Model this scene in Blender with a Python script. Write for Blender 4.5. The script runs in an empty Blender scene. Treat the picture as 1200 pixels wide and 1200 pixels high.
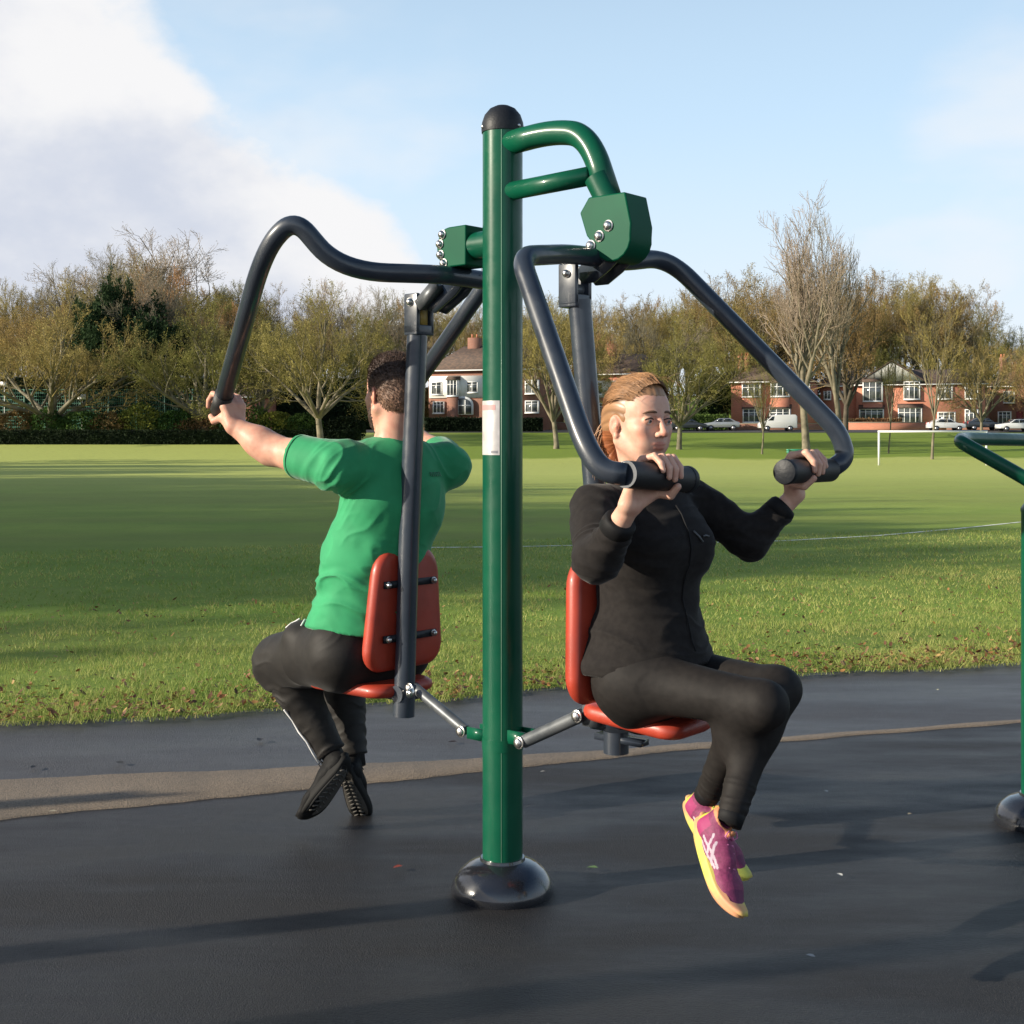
import bpy, math, random
import numpy as np
from mathutils import Vector, Matrix
random.seed(7); RNG = np.random.default_rng(7)
R = math.radians
S = bpy.context.scene
COL = S.collection
# ------------------------------------------------------------------ camera, light
EYE = 1.325; FPX = 1500.0; HOR = 515.0
cd = bpy.data.cameras.new('camera'); cam = bpy.data.objects.new('camera', cd); COL.objects.link(cam)
cam.location = (0, 0, EYE); cam.rotation_euler = (R(90), 0, 0)
cd.sensor_width = 36; cd.lens = 45.0; cd.shift_y = -85/1200; cd.clip_end = 3000; cd.clip_start = .05
S.camera = cam
SUN_EL = 19.0
SUNV = Vector((-.955*math.cos(R(SUN_EL)), -.29*math.cos(R(SUN_EL)), math.sin(R(SUN_EL)))).normalized()
sl = bpy.data.lights.new('sun', 'SUN'); sl.energy = 5.0; sl.angle = R(.5); sl.color = (1, .90, .74)
so = bpy.data.objects.new('sun', sl); COL.objects.link(so)
so.rotation_euler = SUNV.to_track_quat('Z', 'Y').to_euler()
W = bpy.data.worlds.new('World'); S.world = W; W.use_nodes = True
wn = W.node_tree.nodes; wl = W.node_tree.links; wn.clear()
S.view_settings.view_transform = 'Standard'; S.view_settings.look = 'None'
S.view_settings.exposure = .62; S.view_settings.gamma = 1
def build_sky():
    out = wn.new('ShaderNodeOutputWorld'); bg = wn.new('ShaderNodeBackground')
    sky = wn.new('ShaderNodeTexSky'); sky.sky_type = 'NISHITA'; sky.sun_disc = False
    sky.sun_elevation = R(SUN_EL); sky.sun_rotation = math.atan2(SUNV.x, SUNV.y)
    sky.air_density = 1.0; sky.dust_density = .6; sky.ozone_density = 2.5
    tc = wn.new('ShaderNodeTexCoord'); sep = wn.new('ShaderNodeSeparateXYZ')
    wl.new(tc.outputs['Generated'], sep.inputs[0])
    def M(op, a, b=None, c=None, cl=False):
        n = wn.new('ShaderNodeMath'); n.operation = op; n.use_clamp = cl
        for i, v in enumerate((a, b, c)):
            if v is None: continue
            if isinstance(v, (int, float)): n.inputs[i].default_value = v
            else: wl.new(v, n.inputs[i])
        return n.outputs[0]
    def noise(scale, det, rough, vs=(1, 1, 1), loc=(0, 0, 0)):
        mp = wn.new('ShaderNodeMapping'); mp.inputs['Scale'].default_value = vs; mp.inputs['Location'].default_value = loc
        wl.new(tc.outputs['Generated'], mp.inputs[0])
        n = wn.new('ShaderNodeTexNoise'); n.inputs['Scale'].default_value = scale
        n.inputs['Detail'].default_value = det; n.inputs['Roughness'].default_value = rough
        wl.new(mp.outputs[0], n.inputs['Vector']); return n.outputs['Fac']
    def ramp(v, a, b):
        n = wn.new('ShaderNodeMapRange'); n.interpolation_type = 'SMOOTHSTEP'
        n.inputs[1].default_value = a; n.inputs[2].default_value = b; wl.new(v, n.inputs[0]); return n.outputs[0]
    x, z = sep.outputs['X'], sep.outputs['Z']
    n1 = noise(7, 7, .55, (1, 1, 1.5), (.3, 0, 0)); n2 = noise(3.2, 5, .5, (1, 1, 2.4), (4.2, 1, 0))
    edge = M('SUBTRACT', .075, M('ADD', z, M('MULTIPLY', x, .835)))
    big = ramp(M('ADD', edge, M('MULTIPLY', M('SUBTRACT', n1, .5), .20)), -.018, .03)
    fade = ramp(z, .62, .3); wisp = M('MULTIPLY', M('MULTIPLY', ramp(n2, .46, .72), .6), fade)
    low = M('MULTIPLY', ramp(z, .26, .02), .62)
    cl = M('MAXIMUM', M('MAXIMUM', M('MULTIPLY', big, .95), wisp), low)
    shade = ramp(M('ADD', M('MULTIPLY', edge, -2.4), M('MULTIPLY', M('SUBTRACT', n1, .5), 2.2)), -.75, .12)
    cc = wn.new('ShaderNodeMix'); cc.data_type = 'RGBA'
    cc.inputs[6].default_value = (4.9, 5.2, 6.0, 1); cc.inputs[7].default_value = (7.2, 7.1, 7.1, 1)
    wl.new(shade, cc.inputs[0])
    # base sky slightly lifted towards the pale winter blue
    b = wn.new('ShaderNodeMix'); b.data_type = 'RGBA'; wl.new(M('MULTIPLY', ramp(z, .75, .12), .85), b.inputs[0])
    wl.new(sky.outputs[0], b.inputs[6]); b.inputs[7].default_value = (5.3, 7.0, 8.6, 1)
    mx = wn.new('ShaderNodeMix'); mx.data_type = 'RGBA'
    wl.new(cl, mx.inputs[0]); wl.new(b.outputs[2], mx.inputs[6]); wl.new(cc.outputs[2], mx.inputs[7])
    wl.new(mx.outputs[2], bg.inputs[0]); bg.inputs[1].default_value = .086
    wl.new(bg.outputs[0], out.inputs[0])
build_sky()

# ------------------------------------------------------------------ helpers
def V3(*a): return np.array(a, float)
def P(px, py, Y): return np.array(((px-600)/FPX*Y, Y, EYE-(py-HOR)/FPX*Y))
def nrm(v): v = np.asarray(v, float); return v/np.linalg.norm(v)
MATS = {}
def mat(name, c, rough=.6, metal=0, c2=None, nscale=5, bump=0, bscale=40, coat=0, sub=0, trans=0, spec=.5, lo=.4, hi=.6, attr=None, rand=0, bdist=.01, detail=5, sheen=0, rvar=0):
    if name in MATS: return MATS[name]
    m = bpy.data.materials.new(name); m.use_nodes = True; n = m.node_tree.nodes; l = m.node_tree.links
    b = n['Principled BSDF']; b.inputs['Base Color'].default_value = (*c, 1)
    b.inputs['Roughness'].default_value = rough; b.inputs['Metallic'].default_value = metal
    b.inputs['Specular IOR Level'].default_value = spec
    if coat: b.inputs['Coat Weight'].default_value = coat; b.inputs['Coat Roughness'].default_value = .06
    if sub:
        b.inputs['Subsurface Weight'].default_value = sub; b.inputs['Subsurface Radius'].default_value = (.02, .008, .004); b.inputs['Subsurface Scale'].default_value = .6
    if sheen: b.inputs['Sheen Weight'].default_value = sheen; b.inputs['Sheen Roughness'].default_value = .4
    tc = n.new('ShaderNodeTexCoord'); src = None
    if c2 is not None:
        t = n.new('ShaderNodeTexNoise'); t.inputs['Scale'].default_value = nscale; t.inputs['Detail'].default_value = detail
        l.new(tc.outputs['Object'], t.inputs['Vector'])
        mr = n.new('ShaderNodeMapRange'); mr.inputs[1].default_value = lo; mr.inputs[2].default_value = hi; l.new(t.outputs['Fac'], mr.inputs[0])
        x = n.new('ShaderNodeMix'); x.data_type = 'RGBA'; l.new(mr.outputs[0], x.inputs[0])
        x.inputs[6].default_value = (*c, 1); x.inputs[7].default_value = (*c2, 1); src = x.outputs[2]
    if attr:
        a = n.new('ShaderNodeAttribute'); a.attribute_name = attr
        x = n.new('ShaderNodeMix'); x.data_type = 'RGBA'; x.blend_type = 'MULTIPLY'; x.inputs[0].default_value = 1
        if src: l.new(src, x.inputs[6])
        else: x.inputs[6].default_value = (*c, 1)
        l.new(a.outputs['Color'], x.inputs[7]); src = x.outputs[2]
    if rand:
        oi = n.new('ShaderNodeObjectInfo'); hs = n.new('ShaderNodeHueSaturation')
        m1 = n.new('ShaderNodeMapRange'); m1.inputs[3].default_value = 1-rand; m1.inputs[4].default_value = 1+rand; l.new(oi.outputs['Random'], m1.inputs[0])
        m2 = n.new('ShaderNodeMapRange'); m2.inputs[3].default_value = .5+rand*.09; m2.inputs[4].default_value = .5-rand*.07; l.new(oi.outputs['Random'], m2.inputs[0])
        l.new(m1.outputs[0], hs.inputs['Value']); l.new(m2.outputs[0], hs.inputs['Hue'])
        if src: l.new(src, hs.inputs['Color'])
        else: hs.inputs['Color'].default_value = (*c, 1)
        src = hs.outputs[0]
    if src: l.new(src, b.inputs['Base Color'])
    if rvar:
        t = n.new('ShaderNodeTexNoise'); t.inputs['Scale'].default_value = 14; t.inputs['Detail'].default_value = 8; t.inputs['Roughness'].default_value = .7
        l.new(tc.outputs['Object'], t.inputs['Vector']); mr = n.new('ShaderNodeMapRange'); mr.inputs[1].default_value = .4; mr.inputs[2].default_value = .68
        mr.inputs[3].default_value = rough; mr.inputs[4].default_value = rough+rvar; l.new(t.outputs['Fac'], mr.inputs[0]); l.new(mr.outputs[0], b.inputs['Roughness'])
        if coat:
            m3 = n.new('ShaderNodeMapRange'); m3.inputs[1].default_value = .4; m3.inputs[2].default_value = .68; m3.inputs[3].default_value = .06; m3.inputs[4].default_value = .06+rvar; l.new(t.outputs['Fac'], m3.inputs[0]); l.new(m3.outputs[0], b.inputs['Coat Roughness'])
    if bump:
        t = n.new('ShaderNodeTexNoise'); t.inputs['Scale'].default_value = bscale; t.inputs['Detail'].default_value = 4
        l.new(tc.outputs['Object'], t.inputs['Vector'])
        bp = n.new('ShaderNodeBump'); bp.inputs['Strength'].default_value = bump; bp.inputs['Distance'].default_value = bdist
        l.new(t.outputs['Fac'], bp.inputs['Height']); l.new(bp.outputs[0], b.inputs['Normal'])
    if trans:
        tr = n.new('ShaderNodeBsdfTranslucent'); ms = n.new('ShaderNodeMixShader'); ms.inputs[0].default_value = trans
        if src: l.new(src, tr.inputs[0])
        else: tr.inputs[0].default_value = (*c, 1)
        o = n['Material Output']; l.new(b.outputs[0], ms.inputs[1]); l.new(tr.outputs[0], ms.inputs[2]); l.new(ms.outputs[0], o.inputs[0])
    MATS[name] = m; return m
def mesh(name, v, f, m=None, smooth=False, colors=None):
    """v (n,3); f either list of lists or (n,k) array or list of such arrays"""
    me = bpy.data.meshes.new(name); v = np.asarray(v, np.float32)
    if isinstance(f, np.ndarray): f = [f]
    if len(f) and isinstance(f[0], np.ndarray):
        fs = [a for a in f if len(a)]
        tot = np.concatenate([np.full(len(a), a.shape[1]) for a in fs]); idx = np.concatenate([a.ravel() for a in fs])
    else:
        tot = np.array([len(a) for a in f]); idx = np.concatenate([np.asarray(a) for a in f])
    me.vertices.add(len(v)); me.vertices.foreach_set('co', v.ravel())
    me.loops.add(len(idx)); me.loops.foreach_set('vertex_index', idx.astype(np.int32))
    me.polygons.add(len(tot)); st = np.zeros(len(tot), np.int32); st[1:] = np.cumsum(tot)[:-1]
    me.polygons.foreach_set('loop_start', st); me.polygons.foreach_set('loop_total', tot.astype(np.int32))
    if smooth: me.polygons.foreach_set('use_smooth', np.ones(len(tot), bool))
    me.update(calc_edges=True); me.validate()
    if colors is not None:
        a = me.color_attributes.new('tint', 'FLOAT_COLOR', 'POINT'); c = np.ones((len(v), 4), np.float32); c[:, :3] = colors
        a.data.foreach_set('color', c.ravel())
    if m: me.materials.append(m)
    return me
ORG = {}
def props(o, label=None, cat=None, group=None, kind=None):
    if label: o['label'] = label
    if cat: o['category'] = cat
    if group: o['group'] = group
    if kind: o['kind'] = kind
    return o
def thing(name, label, cat, loc=(0, 0, 0), group=None):
    o = bpy.data.objects.new(name, None); o.empty_display_size = .2; COL.objects.link(o); o.location = loc
    ORG[o.name] = np.array(loc, float); return props(o, label, cat, group)
def obj(name, geo, m, parent=None, smooth=False, loc=None, auto=None, colors=None):
    """geo (verts in world coordinates, faces)"""
    v, f = geo; v = np.asarray(v, float)
    org = ORG[parent.name] if parent is not None else (np.array(loc, float) if loc is not None else np.zeros(3))
    me = mesh(name, v-org, f, m, smooth, colors)
    o = bpy.data.objects.new(name, me); COL.objects.link(o); ORG[o.name] = org
    if parent is not None: o.parent = parent
    else: o.location = org
    if auto is not None:
        me.polygons.foreach_set('use_smooth', np.ones(len(me.polygons), bool)); sharp(me, auto)
    return o
def sharp(me, deg):
    me.set_sharp_from_angle(angle=R(deg))
def copy_tree(o, parent=None):
    c = o.copy(); COL.objects.link(c); c.parent = parent
    for ch in list(o.children): copy_tree(ch, c)
    return c
class MB:
    def __init__(s): s.v = []; s.f = []; s.n = 0
    def add(s, geo):
        v, f = geo; v = np.asarray(v, float)
        for a in f: s.f.append([int(i)+s.n for i in a])
        s.v.append(v); s.n += len(v); return s
    def geo(s): return np.concatenate(s.v), s.f
def box(c, h, ax=None):
    """centre, half sizes, axes rows"""
    ax = np.eye(3) if ax is None else np.array([nrm(a) for a in ax]); c = np.array(c, float)
    v = np.array([c+sx*h[0]*ax[0]+sy*h[1]*ax[1]+sz*h[2]*ax[2] for sx in (-1, 1) for sy in (-1, 1) for sz in (-1, 1)])
    return v, [[0, 1, 3, 2], [4, 6, 7, 5], [0, 4, 5, 1], [2, 3, 7, 6], [0, 2, 6, 4], [1, 5, 7, 3]]
def bbox2(x0, x1, y0, y1, z0, z1): return box(((x0+x1)/2, (y0+y1)/2, (z0+z1)/2), ((x1-x0)/2, (y1-y0)/2, (z1-z0)/2))
def fillet(pts, r, n=8):
    pts = [np.array(p, float) for p in pts]; out = [pts[0]]
    for i in range(1, len(pts)-1):
        a, b, c = pts[i-1], pts[i], pts[i+1]; rr = r[i-1] if isinstance(r, (list, tuple)) else r
        d1 = min(rr, np.linalg.norm(a-b)*.49); d2 = min(rr, np.linalg.norm(c-b)*.49)
        p = b+nrm(a-b)*d1; q = b+nrm(c-b)*d2
        for k in range(n+1):
            t = k/n; out.append((1-t)**2*p+2*t*(1-t)*b+t*t*q)
    out.append(pts[-1]); return out
def tube(pts, r, seg=16, caps=True, flat=None):
    pts = np.array(pts, float); n = len(pts); r = np.full(n, r) if np.isscalar(r) else np.array(r, float)
    t = np.zeros_like(pts); t[1:-1] = pts[2:]-pts[:-2]; t[0] = pts[1]-pts[0]; t[-1] = pts[-1]-pts[-2]
    t /= np.linalg.norm(t, axis=1)[:, None]+1e-12
    u = np.cross(t[0], (0, 0, 1)); u = np.cross(t[0], (1, 0, 0)) if np.linalg.norm(u) < .1 else u; u = nrm(u)
    V = []; ang = np.arange(seg)*2*math.pi/seg
    for i in range(n):
        u = nrm(u-np.dot(u, t[i])*t[i]); w = np.cross(t[i], u)
        V.append(pts[i]+r[i]*(np.cos(ang)[:, None]*u+np.sin(ang)[:, None]*w))
    V = np.concatenate(V); F = []
    for i in range(n-1):
        for k in range(seg):
            k2 = (k+1) % seg; F.append([i*seg+k, i*seg+k2, (i+1)*seg+k2, (i+1)*seg+k])
    if caps:
        F.append(list(range(seg))[::-1]); F.append([(n-1)*seg+k for k in range(seg)])
    return V, F
def lathe(c, prof, axis=(0, 0, 1), seg=32):
    axis = nrm(axis); u = nrm(np.cross(axis, (0, 1, 0) if abs(axis[1]) < .9 else (1, 0, 0))); w = np.cross(axis, u)
    V = []; ang = np.arange(seg)*2*math.pi/seg; c = np.array(c, float)
    for r, h in prof: V.append(c+axis*h+r*(np.cos(ang)[:, None]*u+np.sin(ang)[:, None]*w))
    F = []
    for i in range(len(prof)-1):
        for k in range(seg):
            k2 = (k+1) % seg; F.append([i*seg+k, i*seg+k2, (i+1)*seg+k2, (i+1)*seg+k])
    F.append(list(range(seg))[::-1]); F.append([(len(prof)-1)*seg+k for k in range(seg)])
    return np.concatenate(V), F
def prism(poly, o, ux, uy, w, w0=0):
    """polygon in plane (ux,uy) at o, extruded along ux x uy from w0 to w"""
    ux, uy = nrm(ux), nrm(uy); n = np.cross(ux, uy); o = np.array(o, float); k = len(poly)
    a = np.array([o+p[0]*ux+p[1]*uy+w0*n for p in poly]); b = np.array([o+p[0]*ux+p[1]*uy+w*n for p in poly])
    F = [list(range(k))[::-1], [k+i for i in range(k)]]+[[i, (i+1) % k, k+(i+1) % k, k+i] for i in range(k)]
    return np.concatenate([a, b]), F
def bevel(o, w, seg=2, ang=40):
    m = o.modifiers.new('bevel', 'BEVEL'); m.width = w; m.segments = seg; m.limit_method = 'ANGLE'; m.angle_limit = R(ang)
def rrect(w, h, r, n=5, taper=0):
    out = []
    for cx, cy, a0 in ((w-r, h-r, 0), (-w+r, h-r, 90), (-w+r, -h+r, 180), (w-r, -h+r, 270)):
        for k in range(n+1):
            a = R(a0+90*k/n); x, y = cx+r*math.cos(a), cy+r*math.sin(a); out.append((x*(1-taper*(y+h)/(2*h)), y))
    return out
def pad(outline, o, ux, uy, t, rnd):
    """cushion: outline lofted through thickness with rounded rims, along n = ux x uy"""
    ux, uy = nrm(ux), nrm(uy); n = np.cross(ux, uy); o = np.array(o, float); k = len(outline); ol = np.array(outline); V = []; lay = []
    for j in range(7):
        a = math.pi*j/6; lay.append((-math.cos(a)*t/2, 1-(1-math.sin(a))*rnd))
    for h, s in lay: V.append(np.array([o+p[0]*s*ux+p[1]*s*uy+h*n for p in ol]))
    F = [[i*k+q, i*k+(q+1) % k, (i+1)*k+(q+1) % k, (i+1)*k+q] for i in range(6) for q in range(k)]
    F += [list(range(k))[::-1], [6*k+q for q in range(k)]]
    return np.concatenate(V), F
# value noise
def vnoise(p, seed=0):
    p = np.asarray(p, float); i = np.floor(p).astype(np.int64); f = p-i; f = f*f*(3-2*f); out = 0
    for dx in (0, 1):
        for dy in (0, 1):
            for dz in (0, 1):
                h = (i[..., 0]+dx)*374761393+(i[..., 1]+dy)*668265263+(i[..., 2]+dz)*2147483647+seed*974711
                h = (h ^ (h >> 13))*1274126177; h = ((h ^ (h >> 16)) & 0xffff)/65535.0
                w = (f[..., 0] if dx else 1-f[..., 0])*(f[..., 1] if dy else 1-f[..., 1])*(f[..., 2] if dz else 1-f[..., 2]); out = out+w*h
    return out
# ------------------------------------------------------------------ implicit surfaces
def cone(a, b, ra, rb, k=.02, sq=None, sub=False): return ('c', np.array(a, float), np.array(b, float), ra, rb, k, sq, sub)
def ell(c, r, ax=None, k=.02, sub=False): return ('e', np.array(c, float), np.array(r, float), np.eye(3) if ax is None else np.array(ax, float), k, sub)
def chain(pts, rs, k=.02, sq=None): return [cone(pts[i], pts[i+1], rs[i], rs[i+1], k, sq) for i in range(len(pts)-1)]
def sdf_mesh(prims, h, lo=None, hi=None, cuts=()):
    def bb(p):
        if p[0] == 'c': r = max(p[3], p[4]); return np.minimum(p[1], p[2])-r, np.maximum(p[1], p[2])+r
        r = max(p[2]); return p[1]-r, p[1]+r
    B = [bb(p) for p in prims]
    L = np.min([b[0] for b, p in zip(B, prims) if not p[-1]], axis=0)-4*h-.03 if lo is None else np.array(lo, float)
    H = np.max([b[1] for b, p in zip(B, prims) if not p[-1]], axis=0)+4*h+.03 if hi is None else np.array(hi, float)
    n = np.ceil((H-L)/h).astype(int)+1; D = np.full(n, .08, np.float32)
    for p, (b0, b1) in zip(prims, B):
        k = p[5] if p[0] == 'c' else p[4]; m = k+3*h
        i0 = np.clip(np.floor((b0-m-L)/h).astype(int), 0, n); i1 = np.clip(np.ceil((b1+m-L)/h).astype(int)+1, 0, n)
        if (i1 <= i0).any(): continue
        X = (L[0]+h*np.arange(i0[0], i1[0])).astype(np.float32)[:, None, None]; Y = (L[1]+h*np.arange(i0[1], i1[1])).astype(np.float32)[None, :, None]; Z = (L[2]+h*np.arange(i0[2], i1[2])).astype(np.float32)[None, None, :]
        if p[0] == 'c':
            a, b, ra, rb, _, sq, sub = p[1:]; ba = b-a; q = float(ba@ba)+1e-12
            x, y, z = X-a[0], Y-a[1], Z-a[2]; t = np.clip((x*ba[0]+y*ba[1]+z*ba[2])/q, 0, 1)
            x = x-t*ba[0]; y = y-t*ba[1]; z = z-t*ba[2]
            if sq is not None:
                nn, s = nrm(sq[0]), sq[1]; w = (x*nn[0]+y*nn[1]+z*nn[2])*(s-1); x = x+w*nn[0]; y = y+w*nn[1]; z = z+w*nn[2]
            d = np.sqrt(x*x+y*y+z*z)-(ra+(rb-ra)*t)
        else:
            c, r, ax, _, sub = p[1:]; x, y, z = X-c[0], Y-c[1], Z-c[2]
            u = [x*ax[j][0]+y*ax[j][1]+z*ax[j][2] for j in range(3)]
            k0 = np.sqrt(sum((u[j]/r[j])**2 for j in range(3))); k1 = np.sqrt(sum((u[j]/r[j]**2)**2 for j in range(3)))+1e-9; d = k0*(k0-1)/k1
        sl_ = tuple(slice(a_, b_) for a_, b_ in zip(i0, i1)); A = D[sl_]; d = d.astype(np.float32)
        if sub: hh = np.clip(.5-.5*(A+d)/k, 0, 1); D[sl_] = A*(1-hh)-d*hh+k*hh*(1-hh)
        else: hh = np.clip(.5+.5*(A-d)/k, 0, 1); D[sl_] = A*(1-hh)+d*hh-k*hh*(1-hh)
    for c, nn, rad in cuts:   # half-space cuts acting within a ball: keep side opposite to nn
        c = np.array(c, float); nn = nrm(nn); i0 = np.clip(np.floor((c-rad-L)/h).astype(int), 0, n); i1 = np.clip(np.ceil((c+rad-L)/h).astype(int)+1, 0, n)
        X = (L[0]+h*np.arange(i0[0], i1[0]))[:, None, None]-c[0]; Y = (L[1]+h*np.arange(i0[1], i1[1]))[None, :, None]-c[1]; Z = (L[2]+h*np.arange(i0[2], i1[2]))[None, None, :]-c[2]
        d = X*nn[0]+Y*nn[1]+Z*nn[2]; ins = (X*X+Y*Y+Z*Z) < rad*rad
        sl_ = tuple(slice(a_, b_) for a_, b_ in zip(i0, i1)); D[sl_] = np.where(ins, np.maximum(D[sl_], d), D[sl_])
    I = D < 0; s = np.zeros(n-1, np.uint8); cr = [(a, b, c) for a in (0, 1) for b in (0, 1) for c in (0, 1)]
    def sh(A, o): return A[o[0]:A.shape[0]-1+o[0], o[1]:A.shape[1]-1+o[1], o[2]:A.shape[2]-1+o[2]]
    for o in cr: s += sh(I, o)
    idx = np.argwhere((s > 0) & (s < 8)); num = len(idx); mp = np.full(n-1, -1, np.int32); mp[idx[:, 0], idx[:, 1], idx[:, 2]] = np.arange(num)
    cv = {o: D[idx[:, 0]+o[0], idx[:, 1]+o[1], idx[:, 2]+o[2]] for o in cr}; acc = np.zeros((num, 3)); cnt = np.zeros(num)
    for o in cr:
        for a in range(3):
            if o[a]: continue
            o2 = tuple(o[j]+(j == a) for j in range(3)); A, B2 = cv[o], cv[o2]; m = (A < 0) != (B2 < 0)
            t = np.where(m, A/(A-B2+1e-20), 0); pt = np.tile(np.array(o, float), (num, 1)); pt[:, a] += t; acc[m] += pt[m]; cnt[m] += 1
    V = L+h*(idx+acc/cnt[:, None]); F = []
    for a in range(3):
        b, c = (a+1) % 3, (a+2) % 3; d0 = [slice(None)]*3; d1 = [slice(None)]*3; d0[a] = slice(0, n[a]-1); d1[a] = slice(1, n[a])
        e = np.argwhere(I[tuple(d0)] != I[tuple(d1)]); e = e[(e[:, b] > 0) & (e[:, c] > 0) & (e[:, b] < n[b]-1) & (e[:, c] < n[c]-1)]
        def cell(db, dc): q = e.copy(); q[:, b] -= db; q[:, c] -= dc; return mp[q[:, 0], q[:, 1], q[:, 2]]
        q = np.stack([cell(1, 1), cell(0, 1), cell(0, 0), cell(1, 0)], 1); ins = I[e[:, 0], e[:, 1], e[:, 2]]
        q[~ins] = q[~ins][:, ::-1]; F.append(q)
    F = np.concatenate(F); F = F[(F >= 0).all(1)]
    for _ in range(1):   # light smoothing
        nb = np.zeros_like(V); ct = np.zeros(len(V))
        for i in range(4): np.add.at(nb, F[:, i], V[F[:, (i+1) % 4]]); np.add.at(ct, F[:, i], 1)
        V = np.where(ct[:, None] > 0, .5*V+.5*nb/np.maximum(ct, 1)[:, None], V)
    return V, F
def vnormals(V, F):
    N = np.zeros_like(V); fn = np.cross(V[F[:, 2]]-V[F[:, 0]], V[F[:, 3]]-V[F[:, 1]])
    for i in range(4): np.add.at(N, F[:, i], fn)
    return N/(np.linalg.norm(N, axis=1)[:, None]+1e-12)
def wrinkle(V, F, amp, scale, dirs, seed=1, pw=1.0):
    """folds: ridged anisotropic noise along normals"""
    N = vnormals(V, F); q = V@np.array(dirs).T*scale
    wq = vnoise(V*6, seed+9)[:, None]*1.6; a = vnoise(q+wq, seed); a = 1-np.abs(2*a-1); b = vnoise(q*2.1+3+wq, seed+1)
    return V+N*((a**pw-.45)*amp+(b-.5)*amp*.5)[:, None]

def folds(V, F, c, ax, rad, n, amp, seed=1, side=None):
    """creases round a joint: bands across axis ax that fade with distance from c; side limits them to one side"""
    N = vnormals(V, F); rel = V-c; ax = nrm(ax); d = np.linalg.norm(rel, axis=1); w = np.clip(1-d/rad, 0, 1)**.8
    if side is not None: w = w*np.clip(.25+(rel@nrm(side))/(rad*.55), 0, 1)
    t = rel@ax*n+vnoise(V*14+seed, seed)*2.2; u = vnoise(np.stack([t, rel@nrm(np.cross(ax, (.3, .5, .8)))*7, t*0+seed], 1), seed+3)
    return V+N*(((1-np.abs(2*u-1))**2-.3)*amp*w)[:, None]
# ------------------------------------------------------------------ materials
GREEN = mat('green_paint', (.003, .085, .043), .3, coat=.28, spec=.22, c2=(.002, .068, .036), nscale=3, bump=.03, bscale=160, bdist=.002, rvar=.22)
GREENM = mat('green_paint_satin', (.003, .095, .045), .5, spec=.12, c2=(.002, .075, .038), nscale=3)
GREY = mat('graphite_paint', (.030, .040, .056), .3, coat=.5, spec=.4, c2=(.024, .031, .044), nscale=4, bump=.05, bscale=200, bdist=.002, rvar=.25)
STEEL = mat('bolt_steel', (.62, .60, .57), .28, metal=1)
GALV = mat('zinc_steel', (.14, .15, .16), .45, metal=.4, c2=(.09, .10, .11), nscale=20)
DOME = mat('dark_polished', (.022, .024, .03), .16, metal=.35, coat=1, rvar=.2)
BLACK = mat('black_rubber', (.012, .012, .013), .55, bump=.3, bscale=300, bdist=.002)
CAPM = mat('black_plastic', (.012, .014, .018), .5, spec=.3, bump=.1, bscale=120)
RED = mat('red_plastic', (.40, .042, .018), .42, coat=.1, c2=(.32, .034, .016), rvar=.25, nscale=9, bump=.06, bscale=250, bdist=.002)
PLATE = mat('label_foil', (.62, .60, .58), .35, metal=.25, c2=(.5, .48, .47), nscale=30)
PLRED = mat('label_red_print', (.52, .28, .27), .4)
YEL = mat('yellow_bush', (.42, .27, .06), .45)
# ------------------------------------------------------------------ the exercise machine
FW = nrm((.766, -.643, 0)); LW = nrm((.643, .766, 0)); FM = nrm((-.743, .669, 0)); RM = nrm((.669, .743, 0)); UP = V3(0, 0, 1)
PX, PY = -.0275, 3.75
mach = thing('exercise_machine', 'green and graphite outdoor gym machine with two red seats on one tall post', 'exercise machine', (PX, PY, 0))
post = obj('post', tube([(PX, PY, .02), (PX, PY, 2.235)], .0587, 48), GREEN, mach, auto=40)
cap = obj('post_cap', lathe((PX, PY, 2.222), [(.0615, 0), (.0625, .012), (.0605, .03), (.053, .052), (.038, .070), (.02, .079), (.004, .082)], seg=40), CAPM, mach, auto=60)
for a in (200, 320, 80): obj('rivet', lathe((PX+.0605*math.cos(R(a)), PY+.0605*math.sin(R(a)), 2.236), [(.006, 0), (.0055, .003), (.003, .005)], (math.cos(R(a)), math.sin(R(a)), 0), 12), STEEL, cap)
obj('base_dome', lathe((PX, PY, 0), [(.148, -.002), (.151, .012), (.149, .026), (.140, .046), (.122, .068), (.098, .085), (.078, .092), (.0665, .096), (.064, .104), (.0592, .104)], seg=56), DOME, mach, auto=50)
# information plate curved round the post, facing the light
def arcplate(r, a0, a1, z0, z1, n=12):
    V = []; 
    for z in (z0, z1):
        for k in range(n+1):
            a = R(a0+(a1-a0)*k/n); V.append((PX+r*math.cos(a), PY+r*math.sin(a), z))
    return V, [[k, k+1, n+2+k, n+1+k] for k in range(n)]
pz = lambda y: EYE-(y-HOR)/400
pl = obj('information_plate', arcplate(.0594, 183, 262, pz(533), pz(470)), PLATE, mach, smooth=True)
obj('printed_band', arcplate(.0598, 190, 250, pz(481), pz(475)), PLRED, pl, smooth=True)
obj('printed_text', arcplate(.0598, 236, 257, pz(531), pz(528)), mat('label_print', (.2, .2, .22), .5), pl, smooth=True)
obj('seam', tube([(PX+.0587*math.cos(R(267)), PY+.0587*math.sin(R(267)), .1), (PX+.0587*math.cos(R(267)), PY+.0587*math.sin(R(267)), 2.22)], .0009, 6), mat('weld_seam', (.25, .42, .30), .3), post)
def bolt(c, n, parent, r=.011):
    return obj('bolt', lathe(c, [(r*1.25, -.002), (r*1.25, .002), (r, .003), (r*.95, .008), (r*.6, .012), (.001, .013)], n, 16), STEEL, parent, auto=40)
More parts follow.
